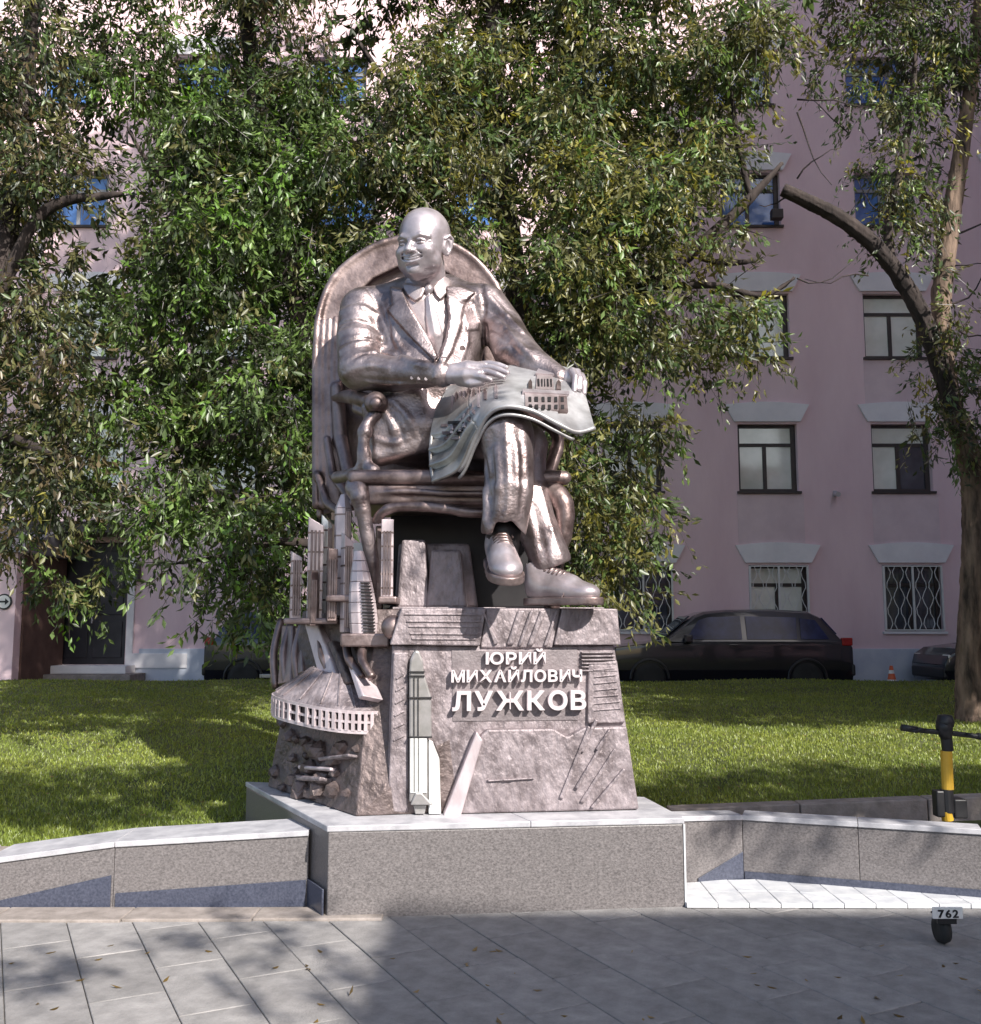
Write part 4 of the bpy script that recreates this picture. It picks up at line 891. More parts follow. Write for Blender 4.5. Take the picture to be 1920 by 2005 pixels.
for k in range(5):
    y_ = 1200 + k * 12 + (k % 2) * 2; slab('strata_ridge', [(792 + k * 3, y_), (944 - k * 3, y_ + 1), (942 - k * 3, y_ + 5), (790 + k * 4, y_ + 4)], CAST, ped, .03, .053, .004)
for k in range(7):
    y_ = 1310 + k * 13; slab('strata_ridge', [(1158 + (k * 7) % 12, y_), (1200 + k * 2, y_ - 4), (1201 + k * 2, y_ - 1), (1160, y_ + 3)], CAST, ped, .02, .038, .003)
for k in range(6):
    y_ = 1316 + k * 24; slab('strata_ridge', [(774 - k, y_ + 10), (790, y_), (792, y_ + 4), (776 - k, y_ + 14)], CAST, ped, .02, .044, .004)
# rocket relief
rk_ = slab('rocket', [(800, 1566), (800, 1312), (802, 1290), (808, 1276), (814, 1271), (820, 1275), (827, 1292), (829, 1316), (836, 1340), (843, 1362), (844, 1440), (836, 1444), (836, 1566)], ROCKETG, ped, -.01, .075, .014)
slab('booster', [(837.5, 1446), (846, 1450), (859, 1482), (862, 1590), (838, 1590)], ROCKETW, rk_, -.01, .058, .006)
slab('lower_stage', [(801.5, 1441), (834.5, 1441), (834.5, 1548), (801.5, 1548)], ROCKETW, rk_, .07, .083, .004)
slab('nozzle', [(812, 1546), (824, 1546), (846, 1570), (802, 1570)], ROCKETG, rk_, .07, .10, .008)
slab('nozzle_foot', [(808, 1572), (834, 1572), (830, 1590), (812, 1590)], ROCKETG, rk_, -.01, .06, .005)
for y_ in (1312, 1320, 1362, 1438): slab('ring', [(799, y_), (830 if y_ < 1340 else 844, y_), (830 if y_ < 1340 else 844, y_ + 3), (799, y_ + 3)], DARKM, rk_, .05, .088, .002)
for x_ in (809, 817): slab('seam', [(x_, 1324), (x_ + 1.4, 1324), (x_ + 1.4, 1545), (x_, 1545)], DARKM, rk_, .06, .0865, .0005)
slab('seam', [(848, 1452), (849.5, 1452), (860, 1478), (860, 1482)], DARKM, rk_, .05, .062, .0005)
# raised letters
fc = bpy.data.curves.new('letters', 'FONT'); fc.extrude = .06; fc.offset = .028; fc.resolution_u = 3
fobj = bpy.data.objects.new('letters', fc)
def glyph(ch):
    fc.body = ch; COL.objects.link(fobj); bpy.context.view_layer.update()
    me = bpy.data.meshes.new_from_object(fobj.evaluated_get(bpy.context.evaluated_depsgraph_get())); COL.objects.unlink(fobj)
    V = A([v.co[:] for v in me.vertices]); F = [tuple(p.vertices) for p in me.polygons]; bpy.data.meshes.remove(me); return V, F
def text_on(s, x0, x1, yb, yt, org, rt, up, nm, place, depth, m, parent, name='letter'):
    gl = [glyph(c) for c in s]; ref = glyph('Н')[0]; capH = ref[:, 1].max(); pos = 0; lay = []
    for (V, F) in gl:
        a, b = V[:, 0].min(), V[:, 0].max(); lay.append((pos - a, V, F)); pos += (b - a) + .12
    W = pos - .12; pl, pr, pt_ = place(x0, yb), place(x1, yb), place(x0, yt); wx = np.linalg.norm(pr - pl); hz = np.linalg.norm(pt_ - pl)
    for dx, V, F in lay:
        Q = [pl + rt * ((v[0] + dx) / W * wx) + up * (v[1] / capH * hz) + nm * ((v[2] / .06 + 1) * .5 * depth) for v in V]
        me = meshdata(name, Q, F); link(name, me, m, parent)
for (s, x0, x1, yb, yt) in (('ЮРИЙ', 949, 1065, 1299, 1276), ('МИХАЙЛОВИЧ', 882, 1136, 1334, 1311), ('ЛУЖКОВ', 884, 1144, 1389, 1352)):
    text_on(s, x0, x1, yb, yt, None, RT, UP, FN, lambda x, y: fp(x, y, .016), .04, LETTER, ped)
# rough lumps on the left face and slabs under the towers
ru = np.random.default_rng(41)
def quadpt(u, v): return (A0 + (B0 - A0) * u) * (1 - v) + (A1 + (B1_ - A1) * u) * v
lump = np.cross(B0 - A0, A1 - A0); lump /= np.linalg.norm(lump); lump = lump if lump[0] < 0 else -lump
import bmesh as _bm
for k in range(34):
    u, v = ru.random() * .92 + .05, ru.random() ** 1.3 * .56 + .02; c = quadpt(u, v); s_ = .03 + .05 * ru.random()
    bm = _bm.new(); _bm.ops.create_icosphere(bm, subdivisions=1, radius=s_)
    for vt in bm.verts: vt.co = Vector(c) + Vector((vt.co.x * (.8 + .5 * ru.random()), vt.co.y * (.8 + .5 * ru.random()), vt.co.z * (.6 + .5 * ru.random())))
    me = bpy.data.meshes.new('rock'); bm.to_mesh(me); bm.free(); link('rock', me, CASTD, ped)
def lp(x, y, off=0.0): return toplane(x, y, A0, lump) + lump * off
for pts, m_, t in (([(618, 1222), (642, 1216), (690, 1345), (655, 1352)], TOWER, .10), ([(662, 1262), (672, 1258), (708, 1340), (696, 1346)], CASTD, .09), ([(600, 1500), (665, 1505), (664, 1512), (600, 1508)], TOWER, .07), ([(600, 1520), (650, 1524), (648, 1532), (602, 1530)], CAST, .09), ([(640, 1485), (700, 1478), (700, 1484), (640, 1492)], CAST, .07), ([(706, 1308), (714, 1306), (738, 1368), (728, 1374)], TOWER, .10), ([(570, 1228), (590, 1228), (588, 1340), (562, 1345)], CHAIRM, .08), ([(596, 1232), (606, 1232), (612, 1320), (602, 1325)], CHAIRM, .08)):
    q = [lp(x, y) for x, y in pts]; MB().prism([p - lump * .05 for p in q], [p + lump * t for p in q]).build('relief_slab', m_, ped, .01)
# draped folds under the towers
for x0, y0, x1, y1 in ((562, 1216, 552, 1350), (580, 1226, 572, 1340), (640, 1240, 668, 1335), (690, 1262, 724, 1330), (604, 1226, 596, 1338), (724, 1268, 742, 1330)):
    MB().tube(smooth_curve([lp(x0, y0, .05), lp((x0 + x1) / 2, (y0 + y1) / 2, .09), lp(x1, y1, .05)], 5), [.03] * 11, 7).build('drapery_fold', CHAIRM, ped, smooth=True)

# stadium model
stad = thing('stadium_model', 'bronze stadium model with arcaded rim on the left pedestal face', 'model')
c = (P(548, 1378, 6.95) + P(738, 1425, 6.35)) / 2; e1 = (P(738, 1418, 6.33) - P(548, 1375, 6.98)) / 2; e1z = e1[2]; e2 = A([e1[1], -e1[0], 0]); e2 = e2 / np.linalg.norm(e2) * .36
if e2[1] > 0: e2 = -e2
cc0 = c + A([.08, .10, 0])
def ring(s, z, n=40, sq=2.6):
    out = []
    for k in range(n):
        q = 2 * math.pi * k / n; cx, sx = math.cos(q), math.sin(q)
        cx = math.copysign(abs(cx) ** (2 / sq), cx); sx = math.copysign(abs(sx) ** (2 / sq), sx)
        out.append(cc0 + e1 * cx * s + e2 * sx * s + A([0, 0, z]))
    return out
def loft(rings, close=True):
    m = MB(); n = len(rings[0])
    for r_ in rings: m.V += [tuple(p) for p in r_]
    for i in range(len(rings) - 1):
        for k in range(n):
            k2 = (k + 1) % n; m.F.append((i * n + k, i * n + k2, (i + 1) * n + k2, (i + 1) * n + k))
    m.F.append(tuple(reversed(range(n)))); m.F.append(tuple((len(rings) - 1) * n + k for k in range(n))); return m
loft([ring(.955, -.03), ring(.955, .085)]).build('rim_wall', DARKM, stad)
n_ = 56; lo_, hi_ = ring(1.0, -.03, n_), ring(1.0, .085, n_)
for k in range(n_):
    p = ring(1.0, 0, n_)[k]; t = ring(1.0, 0, n_)[(k + 1) % n_] - p; L_ = np.linalg.norm(t); t = t / (L_ + 1e-9); nn = A([t[1], -t[0], 0]); nn /= np.linalg.norm(nn) + 1e-9
    w_ = .011
    MB().hexa([p - t * w_ - nn * .012 + A([0, 0, -.028]), p + t * w_ - nn * .012 + A([0, 0, -.028]), p + t * w_ + nn * .012 + A([0, 0, -.028]), p - t * w_ + nn * .012 + A([0, 0, -.028]),
               p - t * w_ - nn * .012 + A([0, 0, .08]), p + t * w_ - nn * .012 + A([0, 0, .08]), p + t * w_ + nn * .012 + A([0, 0, .08]), p - t * w_ + nn * .012 + A([0, 0, .08])]).build('pillar', TOWER, stad)
for z0, z1 in ((-.045, -.024), (.020, .034), (.078, .098)): loft([ring(1.02, z0), ring(1.02, z1)]).build('rim_band', TOWER, stad)
loft([ring(1.0, .0985), ring(.96, .115), ring(.72, .19), ring(.70, .20), ring(.45, .285), ring(.42, .29), ring(.28, .27)]).build('roof', CAST, stad, smooth=False)
for k in range(0, 40, 2):
    MB().tube([ring(.97, .118)[k], ring(.71, .202)[k], ring(.44, .295)[k]], .006, 4).build('roof_rib', CAST, stad)

# model towers and sphere
def tower(x0, x1, yt, yb, Y, dep, m, kind='flat', n=4, rot=.35):
    """a slim high-rise standing on the ledge"""
    a, b = P(x0, yb, Y), P(x1, yb, Y); z1 = P((x0 + x1) / 2, yt, Y)[2]; w_ = (b[0] - a[0]) / 2; cx = (a[0] + b[0]) / 2; z0 = a[2]
    t = tag_none('model_tower', ped); m_ = MB(); cs = [(math.cos(q), math.sin(q)) for q in (np.arange(n) * 2 * math.pi / n + math.pi / n + rot)]
    sc_ = w_ / max(abs(c_[0]) for c_ in cs)
    bt = [A([cx + c_[0] * sc_, Y + c_[1] * sc_ * dep, z0]) for c_ in cs]
    if kind == 'flat': tp = [p + A([0, 0, z1 - z0]) for p in bt]; m_.prism(bt, tp)
    elif kind == 'slant': tp = [p + A([0, 0, (z1 - z0) * (1 - .06 * (1 + c_[0]))]) for p, c_ in zip(bt, cs)]; m_.prism(bt, tp)
    elif kind == 'point':
        mid = [p + A([0, 0, (z1 - z0) * .88]) for p in bt]; m_.prism(bt, mid); tp = [A([cx, Y, z1]) + (A([p[0], p[1], z1]) - A([cx, Y, z1])) * .35 for p in bt]; m_.prism([p + A([0, 0, .002]) for p in mid], tp)
    elif kind == 'sail':
        for i in range(9):
            f0, f1 = i / 9, (i + 1) / 9
            g = lambda f: (1 - .35 * (2 * f - .7) ** 2) * (1 - .25 * f)
            sh = lambda f: -.05 * f
            m_.prism([A([cx + (p[0] - cx) * g(f0) + sh(f0), Y + (p[1] - Y) * g(f0), z0 + (z1 - z0) * f0]) for p in bt], [A([cx + (p[0] - cx) * g(f1) + sh(f1), Y + (p[1] - Y) * g(f1), z0 + (z1 - z0) * f1 - .002]) for p in bt])
    o = m_.build('model_tower', m, ped, .004)
    # floor bands and window strips
    if kind in ('flat', 'slant', 'point'):
        for k, f in enumerate(np.linspace(.12, .82, 5)):
            q0 = [A([cx + (p[0] - cx) * 1.04, Y + (p[1] - Y) * 1.04, z0 + (z1 - z0) * f]) for p in bt]
            MB().prism(q0, [p + A([0, 0, .012]) for p in q0]).build('floor_band', CHAIRM, o)
        f_ = min(bt, key=lambda p: p[1]); i_ = [k for k in range(n) if np.allclose(bt[k], f_)][0]; nb = bt[(i_ + 1) % n]
        for j in range(1, 4):
            p = f_ + (nb - f_) * j / 4; MB().box(p[0] - .006, p[0] + .006, p[1] - .014, p[1] + .01, z0 + (z1 - z0) * .05, z0 + (z1 - z0) * .85).build('mullion', CHAIRM, o)
    if kind == 'sail':
        for k in range(18):
            f = .06 + .62 * k / 18; zz = z0 + (z1 - z0) * f; r_ = w_ * (1 - .35 * (2 * f - .7) ** 2) * (1 - .25 * f)
            yy = Y - abs(sc_ * dep) * .80 * (1 - .25 * f) * (1 - .35 * (2 * f - .7) ** 2)
            MB().box(cx - .05 * f + r_ * .05, cx - .05 * f + r_ * .85, yy - .03, yy + .05, zz, zz + .007).build('floor_band', DARKM, o)
    return o
def tag_none(n_, p_): return None
tower(565, 590, 1077, 1212, 6.95, 1.0, TOWER, 'slant', 4)
tower(597, 632, 1008, 1222, 6.85, 1.0, TOWER, 'slant', 4, .2)
tower(625, 648, 1006, 1200, 6.95, 1.0, ROCKETW, 'slant', 6)
tower(651, 686, 968, 1205, 6.80, 1.0, TOWER, 'point', 6)
tower(636, 660, 1075, 1216, 6.66, 1.0, CHAIRM, 'flat', 4)
tower(664, 690, 1040, 1238, 6.62, 1.0, TOWER, 'slant', 4, .5)
tower(684, 745, 1078, 1262, 6.50, .8, TOWER, 'sail', 10)
tower(744, 770, 1018, 1172, 6.62, 1.0, TOWER, 'flat', 4, .1)
tower(733, 748, 1030, 1200, 6.75, 1.0, CHAIRM, 'flat', 4, .3)
tower(600, 622, 1120, 1225, 6.72, 1.0, CHAIRM, 'flat', 4, .6)
for (x0, x1, y0, y1, Y) in ((558, 664, 1210, 1222, 6.75), (640, 690, 1165, 1178, 6.6), (668, 764, 1240, 1266, 6.45), (742, 778, 1168, 1182, 6.55)):
    a, b = P(x0, y1, Y), P(x1, y0, Y); MB().box(a[0], b[0], Y - .06, Y + .55, a[2], b[2]).build('ledge', CHAIRM, ped, .012)
c = P(770, 1228, 6.30); bm = _bm.new(); _bm.ops.create_uvsphere(bm, u_segments=28, v_segments=18, radius=.078); _bm.ops.translate(bm, verts=bm.verts, vec=Vector(c)); me = bpy.data.meshes.new('sphere'); bm.to_mesh(me); bm.free(); me.shade_smooth(); link('sphere', me, CHAIRM, ped)
# rock stubs below the seat
for (x0, x1, x2, x3, yt, yb, Y) in ((772, 935, 780, 918, 1064, 1190, 6.98), (776, 840, 786, 832, 1056, 1190, 6.75), (834, 914, 844, 902, 1076, 1190, 6.72)):
    q = [P(x0, yb, Y), P(x1, yb, Y)]; t = [P(x2, yt, Y + .04), P(x3, yt, Y + .04)]
    MB().prism([q[0], q[1], q[1] + A([0, .3, 0]), q[0] + A([0, .3, 0])], [t[0], t[1], t[1] + A([0, .25, 0]), t[0] + A([0, .25, 0])]).build('rock_stub', CAST, ped, .02)

# ------------------------------------------------------------------ armchair
ch = thing('bronze_armchair', 'bronze armchair with a tall arched back under the seated figure', 'armchair')
def px3(l): return [P(*p) for p in l]
def sculpt_part(name, m, parent, pts, pad, h, fn, **kw):
    lo, hi = bounds([P(*p) if len(p) == 3 else p for p in pts], pad); s = Sculpt(lo, hi, h); fn(s); return s.build(name, m, parent, **kw)
def f_back(s):
    arch = [(628, 1010, 7.62), (626, 800, 7.66), (622, 680, 7.68), (627, 612, 7.7), (654, 548, 7.72), (699, 506, 7.72), (752, 478, 7.72), (815, 468, 7.72), (878, 480, 7.72), (931, 513, 7.72), (970, 561, 7.72), (989, 618, 7.7), (990, 690, 7.68), (990, 900, 7.66)]
    rim = smooth_curve(px3(arch), 3); s.chain([p + A([0, -.03, 0]) for p in rim], .03, .02)
    inner = [(662, 800, 7.72), (662, 680, 7.72), (668, 625, 7.74), (690, 578, 7.76), (730, 540, 7.76), (790, 512, 7.76), (850, 514, 7.76), (900, 545, 7.76), (935, 590, 7.76), (950, 640, 7.74), (952, 760, 7.74)]
    s.chain(smooth_curve(px3(inner), 3), .022, .015)
    pan = [(640, 640), (668, 570), (720, 515), (800, 485), (880, 498), (940, 545), (975, 620), (985, 1000), (630, 1000)]
    sl, X, Y, Z = s.block(s.lo, s.lo + s.h * A(s.D.shape)); px, py = s.project(X, Y, Z)
    d = np.maximum(polysd(px, py, pan) * mpp(7.8), np.abs(Y - 7.83) - .06); s.comb(sl, d, .03, 'u')
    outp = [(p[0], p[1]) for p in arch]; inn = [(690, 1010), (664, 700), (672, 628), (694, 582), (732, 545), (790, 518), (850, 520), (896, 549), (930, 594), (946, 645), (950, 1010)]
    d = np.maximum(np.maximum(polysd(px, py, outp), -polysd(px, py, inn)) * mpp(7.7), np.abs(Y - 7.73) - .055); s.comb(sl, d, .02, 'u')
    for k, x_ in enumerate((617, 629, 641, 653, 664)): s.chain(px3([(x_ + 4, 632 - k * 3, 7.64), (x_, 700, 7.62), (x_ + 1, 850, 7.56), (x_ + 2 + 4 * math.sin(k), 990, 7.52)]), [.022, .028, .030, .034], .012)
    s.chain(px3([(660, 760, 7.55), (668, 860, 7.5), (690, 960, 7.3)]), [.05, .06, .05], .03)
    s.chain(px3([(640, 860, 7.5), (652, 930, 7.4), (690, 985, 7.1)]), [.03, .035, .03], .02)
    s.chain(px3([(622, 930, 7.5), (640, 985, 7.35), (676, 1010, 7.1)]), [.03, .035, .03], .02)
sculpt_part('backrest', CHAIRM, ch, [(600, 470, 7.4), (1010, 470, 7.95), (600, 1020, 7.0), (1010, 1020, 7.95)], .1, .013, f_back)
def f_arm(s):
    s.chain(smooth_curve(px3([(648, 772, 7.6), (680, 776, 7.3), (712, 782, 7.0), (735, 790, 6.86)]), 4), [.055] * 13, .02)
    s.ell(P(736, 790, 6.84), (.085, .075, .085), .02); s.ell(P(736, 790, 6.76), (.045, .03, .045), .01)
    s.cap(P(700, 800, 7.1), P(738, 820, 6.86), .045, .03, .02)
sculpt_part('armrest', CHAIRM, ch, [(640, 755, 6.7), (760, 830, 7.7)], .1, .010, f_arm)
def f_sup(s):
    s.chain(smooth_curve(px3([(734, 812, 6.86), (718, 832, 6.82), (712, 862, 6.8), (713, 892, 6.8), (722, 915, 6.78)]), 4), [.05, .046, .042, .04, .042, .046] * 3, .02)
    s.chain(smooth_curve(px3([(712, 902, 6.8), (700, 925, 6.85), (660, 935, 7.1)]), 3), [.045] * 7, .02); s.ell(P(728, 922, 6.76), (.06, .05, .05), .02)
sculpt_part('armrest_support', BRONZE, ch, [(650, 805, 6.7), (750, 945, 7.2)], .1, .009, f_sup)
def f_arm2(s):
    s.chain(smooth_curve(px3([(985, 772, 7.6), (1020, 800, 7.2), (1070, 830, 6.85)]), 4), [.05] * 9, .02)
    s.chain(smooth_curve(px3([(1075, 830, 6.85), (1092, 860, 6.82), (1082, 905, 6.78), (1072, 925, 6.76)]), 4), [.045] * 13, .02)
sculpt_part('armrest', CHAIRM, ch, [(980, 765, 6.7), (1110, 940, 7.7)], .1, .011, f_arm2)
def f_seat(s):
    a, b = P(690, 933, 6.72), P(1098, 936, 6.60); s.cap(a, b, .045, None, .02); s.cap(a + A([.05, .75, 0]), b + A([-.05, .85, 0]), .05, None, .02)
    m_ = (a + b) / 2; s.box(m_ + A([0, .42, 0]), (abs(b[0] - a[0]) / 2 + .02, .44, .045), .03, .03)
    c_ = P(1078, 936, 6.56); s.cap(P(1052, 936, 6.58), P(1104, 936, 6.58), .055, .05, .02)
sculpt_part('seat', CHAIRM, ch, [(670, 915, 6.45), (1125, 955, 7.6)], .12, .011, f_seat)
def f_apron(s):
    a, b = P(690, 958, 6.78), P(1095, 962, 6.64); s.box((a + b) / 2 + A([0, .38, -.03]), (abs(b[0] - a[0]) / 2, .42, .075), .03)
    s.chain(smooth_curve(px3([(736, 1022, 6.70), (748, 1004, 6.66), (775, 993, 6.64), (830, 992, 6.62), (880, 997, 6.6), (925, 1004, 6.58), (1000, 1000, 6.56), (1080, 985, 6.56)]), 4), .036, .015)
    s.chain(smooth_curve(px3([(720, 968, 6.70), (790, 962, 6.66), (880, 966, 6.62), (1000, 966, 6.6)]), 4), .022, .012)
sculpt_part('apron', CHAIRM, ch, [(680, 940, 6.5), (1110, 1025, 7.6)], .1, .011, f_apron)
def f_legl(s): s.chain(smooth_curve(px3([(700, 952, 6.74), (705, 975, 6.68), (716, 1030, 6.68), (728, 1100, 6.72), (736, 1190, 6.8)]), 4), [.085, .09, .085, .075, .07, .06, .055, .05, .05, .05, .05, .05, .05, .05, .05, .05, .05], .01)
sculpt_part('leg', BRONZE, ch, [(680, 940, 6.55), (760, 1195, 6.95)], .1, .011, f_legl)
def f_legr(s):
    s.chain(smooth_curve(px3([(1060, 958, 6.64), (1092, 972, 6.56), (1106, 1005, 6.52), (1102, 1050, 6.52), (1090, 1090, 6.56), (1080, 1188, 6.62)]), 4), [.07, .075, .08, .08, .078, .075, .07, .068, .066, .064, .06, .058, .056, .055, .055, .055, .055, .055, .055, .055, .055], .02)
sculpt_part('leg', CHAIRM, ch, [(1040, 945, 6.35), (1125, 1195, 6.8)], .1, .011, f_legr)
a, b = P(762, 1190, 7.35), P(1085, 1000, 7.35); MB().box(a[0], b[0], 7.35, 7.75, ZT + .013, b[2] - .02).build('under_seat_shade_block', DARKM, ch, .02)  # near-black colour stands for the deep shade under the seat

# ------------------------------------------------------------------ seated figure
st_ = thing('seated_statue', 'bronze seated man in a suit smiling with legs crossed, on the armchair', 'statue')
# jacket
H = .0092
lo, hi = bounds(px3([(650, 530, 7.6), (1140, 530, 7.6), (650, 920, 6.45), (1140, 920, 6.45), (650, 920, 7.7)]), .06)
J = Sculpt(lo, hi, H); q = lambda Y: mpp(Y)
u = 7.25 / FPX
J.ell(P(835, 665, 7.28), (118 * u, .31, 115 * u)); J.cap(P(722, 603, 7.30), P(945, 598, 7.30), 40 * u, None, .10)
J.chain(px3([(745, 590, 7.32), (800, 566, 7.34), (835, 558, 7.38), (880, 564, 7.34), (925, 588, 7.32)]), 27 * u, .08)
J.ell(P(838, 765, 7.22), (112 * u, .35, 112 * u), .10); J.ell(P(835, 850, 7.2), (125 * u, .38, 68 * u), .10)
J.chain(px3([(708, 607, 7.28), (702, 660, 7.16), (704, 722, 6.98)]), [44 * u, 44 * u, 41 * u], .05)           # right upper arm
J.chain(px3([(704, 724, 6.98), (760, 731, 6.86), (866, 734, 6.58)]), [40 * u, 33 * u, 23 * u], .03)             # forearm
J.chain(px3([(952, 602, 7.30), (982, 642, 7.24), (1006, 684, 7.08)]), [44 * u, 43 * u, 41 * u], .05)
J.chain(px3([(1006, 684, 7.08), (1042, 714, 6.88), (1092, 744, 6.76)]), [41 * u, 33 * u, 25 * u], .03)
# jacket skirts spread over the thigh
rotk = Matrix.Rotation(math.radians(-14), 3, 'Y')
J.box(P(782, 838, 6.96), (62 * u, .10, 62 * u), .05, .06, rot=rotk); J.cap(P(736, 898, 6.92), P(828, 862, 6.88), 8 * u, None, .03); J.cap(P(738, 800, 7.02), P(734, 890, 6.92), 10 * u, None, .05)
# opening for shirt and tie
J.carve([(808, 545), (852, 548), (872, 562), (878, 620), (872, 660), (858, 698), (846, 672), (800, 600), (786, 570)], 6.5, 7.16)
# lapels
J.emboss([(764, 562), (786, 566), (802, 600), (848, 676), (857, 700), (850, 706), (800, 656), (770, 622), (758, 606), (768, 596)], .040, 6.5, 7.5, .8)
J.emboss([(872, 560), (900, 560), (930, 572), (912, 590), (906, 604), (902, 640), (884, 690), (868, 714), (858, 706), (874, 660), (880, 620)], .040, 6.5, 7.5, .8)
J.emboss([(860, 700), (868, 712), (858, 740), (846, 742)], .014, 6.5, 7.4, 1.5)
J.emboss([(914, 632), (938, 630), (938, 646), (914, 648)], .012, 6.5, 7.4, .8)                                 # breast pocket
for pts, r_ in (([(720, 565), (738, 590), (756, 640), (768, 680)], .012), ([(942, 556), (948, 590), (946, 640), (947, 700)], .014), ([(905, 592), (925, 590), (912, 594)], .006)):
    J.line(pts, r_, .02, 's')
for pts, r_, k_ in (([(669, 612), (705, 602), (736, 620)], .020, .03), ([(667, 655), (705, 646), (750, 668)], .024, .03), ([(670, 690), (712, 670), (766, 688)], .024, .03), ([(690, 722), (734, 690), (798, 704), (850, 720)], .022, .03), ([(676, 736), (716, 716), (760, 722)], .016, .03),
                    ([(952, 578), (984, 612), (1022, 652)], .020, .03), ([(952, 626), (984, 636), (1014, 668)], .022, .03), ([(975, 690), (1012, 676), (1044, 700)], .020, .03), ([(1000, 650), (1020, 680), (1046, 706)], .016, .03), ([(770, 640), (776, 670), (800, 700)], .012, .03), ([(790, 702), (812, 714), (836, 718)], .012, .03), ([(905, 600), (915, 660), (900, 710)], .012, .03),
                    ([(745, 800), (768, 832), (776, 876)], .018, .03), ([(772, 790), (797, 815), (814, 850)], .016, .03), ([(720, 747), (770, 752), (830, 747)], .010, .02), ([(735, 860), (770, 868), (800, 858)], .012, .03)):
    J.line(pts, r_, k_, 'u')
for pts, r_ in (([(664, 634), (705, 626), (744, 646)], .014), ([(668, 673), (712, 660), (762, 680)], .014), ([(680, 708), (716, 690), (750, 694)], .012), ([(955, 604), (985, 624), (1012, 656)], .014), ([(958, 650), (986, 664), (1010, 690)], .014), ([(950, 640), (955, 670), (962, 700)], .018), ([(700, 625), (722, 640)], .010), ([(757, 800), (782, 836), (790, 870)], .012), ([(748, 588), (756, 612), (764, 650)], .008), ([(700, 741), (760, 745), (846, 752)], .007)):
    J.line(pts, r_, .015, 's')
J.emboss([(848, 715), (866, 712), (870, 755), (850, 757)], .006, 6.2, 6.8, 1)
jk = J.build('jacket', BRONZE, st_)
for (x_, y_) in ((806, 740), (820, 741), (834, 742)):
    c = J.hit(x_, y_); 
    if c is not None: MB().lathe([(.012, 0), (.013, .006), (.008, .011)], c - A([0, .004, 0]), 10, 'y').build('cuff_button', SHIRTM, jk)
c = J.hit(905, 682)
if c is not None: MB().lathe([(.02, -.012), (.022, -.004), (.012, .004)], c, 12, 'y').build('button', CHAIRM, jk)
# shirt with collar and the tie
lo, hi = bounds(px3([(770, 530, 6.8), (900, 720, 7.5)]), .06); Sh = Sculpt(lo, hi, .0085)
Sh.ell(P(838, 650, 7.30), (92 * u, .285, 110 * u)); Sh.cap(P(832, 540, 7.20), P(838, 590, 7.26), 40 * u, 52 * u, .05)
Sh.emboss([(786, 556), (800, 556), (828, 560), (833, 566), (826, 582), (812, 590), (796, 578)], .032, 6.6, 7.5, 1.0); Sh.emboss([(846, 562), (872, 536), (884, 552), (876, 574), (862, 588), (850, 574)], .032, 6.6, 7.5, 1.0)
Sh.build('shirt', SHIRTM, st_)
lo, hi = bounds(px3([(820, 545, 6.85), (880, 715, 7.1)]), .06); Ti = Sculpt(lo, hi, .006)
kq = Sh.hit(839, 568); Ti.ell((kq if kq is not None else P(839, 568, 6.98)) + A([0, -.012, 0]), (.036, .032, .042)); kn = [Sh.hit(x_, y_) for x_, y_ in ((840, 585), (845, 620), (851, 655), (857, 690), (859, 704))]
kn = [k_ if k_ is not None else P(850, 650, 7.0) for k_ in kn]; Ti.chain([k_ + A([0, -.012, 0]) for k_ in kn], [.030, .048, .058, .066, .06], .012, sy=.45); Ti.chain([k_ + A([0, -.030, 0]) for k_ in kn], [.008, .010, .012, .012, .01], .02)
Ti.build('tie', SKIN, st_)
# trousers
lo, hi = bounds(px3([(780, 790, 7.3), (1130, 790, 5.98), (780, 1140, 7.3), (1130, 1140, 5.98)]), .05); T = Sculpt(lo, hi, .0098); v_ = 6.25 / FPX
T.chain(px3([(870, 850, 7.15), (930, 842, 6.7), (990, 850, 6.28)]), [66 * v_, 62 * v_, 52 * v_], .06)
T.chain(px3([(992, 850, 6.28), (996, 900, 6.24), (996, 960, 6.22), (990, 1010, 6.22), (986, 1034, 6.22)]), [50 * v_, 49 * v_, 49 * v_, 46 * v_, 45 * v_], .05)
T.chain(px3([(890, 880, 7.2), (970, 880, 6.85), (1026, 872, 6.64)]), [60 * v_, 58 * v_, 48 * v_], .05)
T.chain(px3([(1024, 874, 6.64), (1026, 940, 6.60), (1046, 1020, 6.52), (1078, 1096, 6.46)]), [48 * v_, 46 * v_, 43 * v_, 41 * v_], .04)
T.carve([(930, 1046), (962, 1044), (972, 1022), (1002, 1020), (1026, 1046), (1030, 1090), (920, 1090)], 5.9, 6.42)
T.carve([(1000, 1160), (1050, 1128), (1082, 1112), (1124, 1094), (1150, 1180)], 6.1, 6.9); T.carve([(930, 1090), (1050, 1125), (1050, 1200), (930, 1200)], 6.0, 6.9)
T.chain([P(986, 1060, 6.24), P(986, 1024, 6.24)], 32 * v_, 0, 's'); 
T.line([(988, 808), (990, 850), (993, 920), (995, 980), (988, 1018)], .012, .03, 'u', off=.004); T.line([(1056, 950), (1074, 1020), (1096, 1095)], .012, .03, 'u', off=.004)
for pts, r_ in (([(958, 850), (966, 920), (962, 1000)], .014), ([(1018, 840), (1024, 920), (1020, 1000)], .014), ([(1046, 990), (1058, 1050), (1070, 1110)], .014), ([(948, 900), (956, 960), (952, 1020)], .010)): T.line(pts, r_, .04, 's')
for pts, r_ in (([(972, 880), (978, 940), (974, 1010)], .014), ([(1008, 870), (1012, 940), (1006, 1000)], .014), ([(950, 960), (952, 1010), (956, 1040)], .014)): T.line(pts, r_, .04, 'u', off=.008)
T.build('trousers', BRONZE, st_)
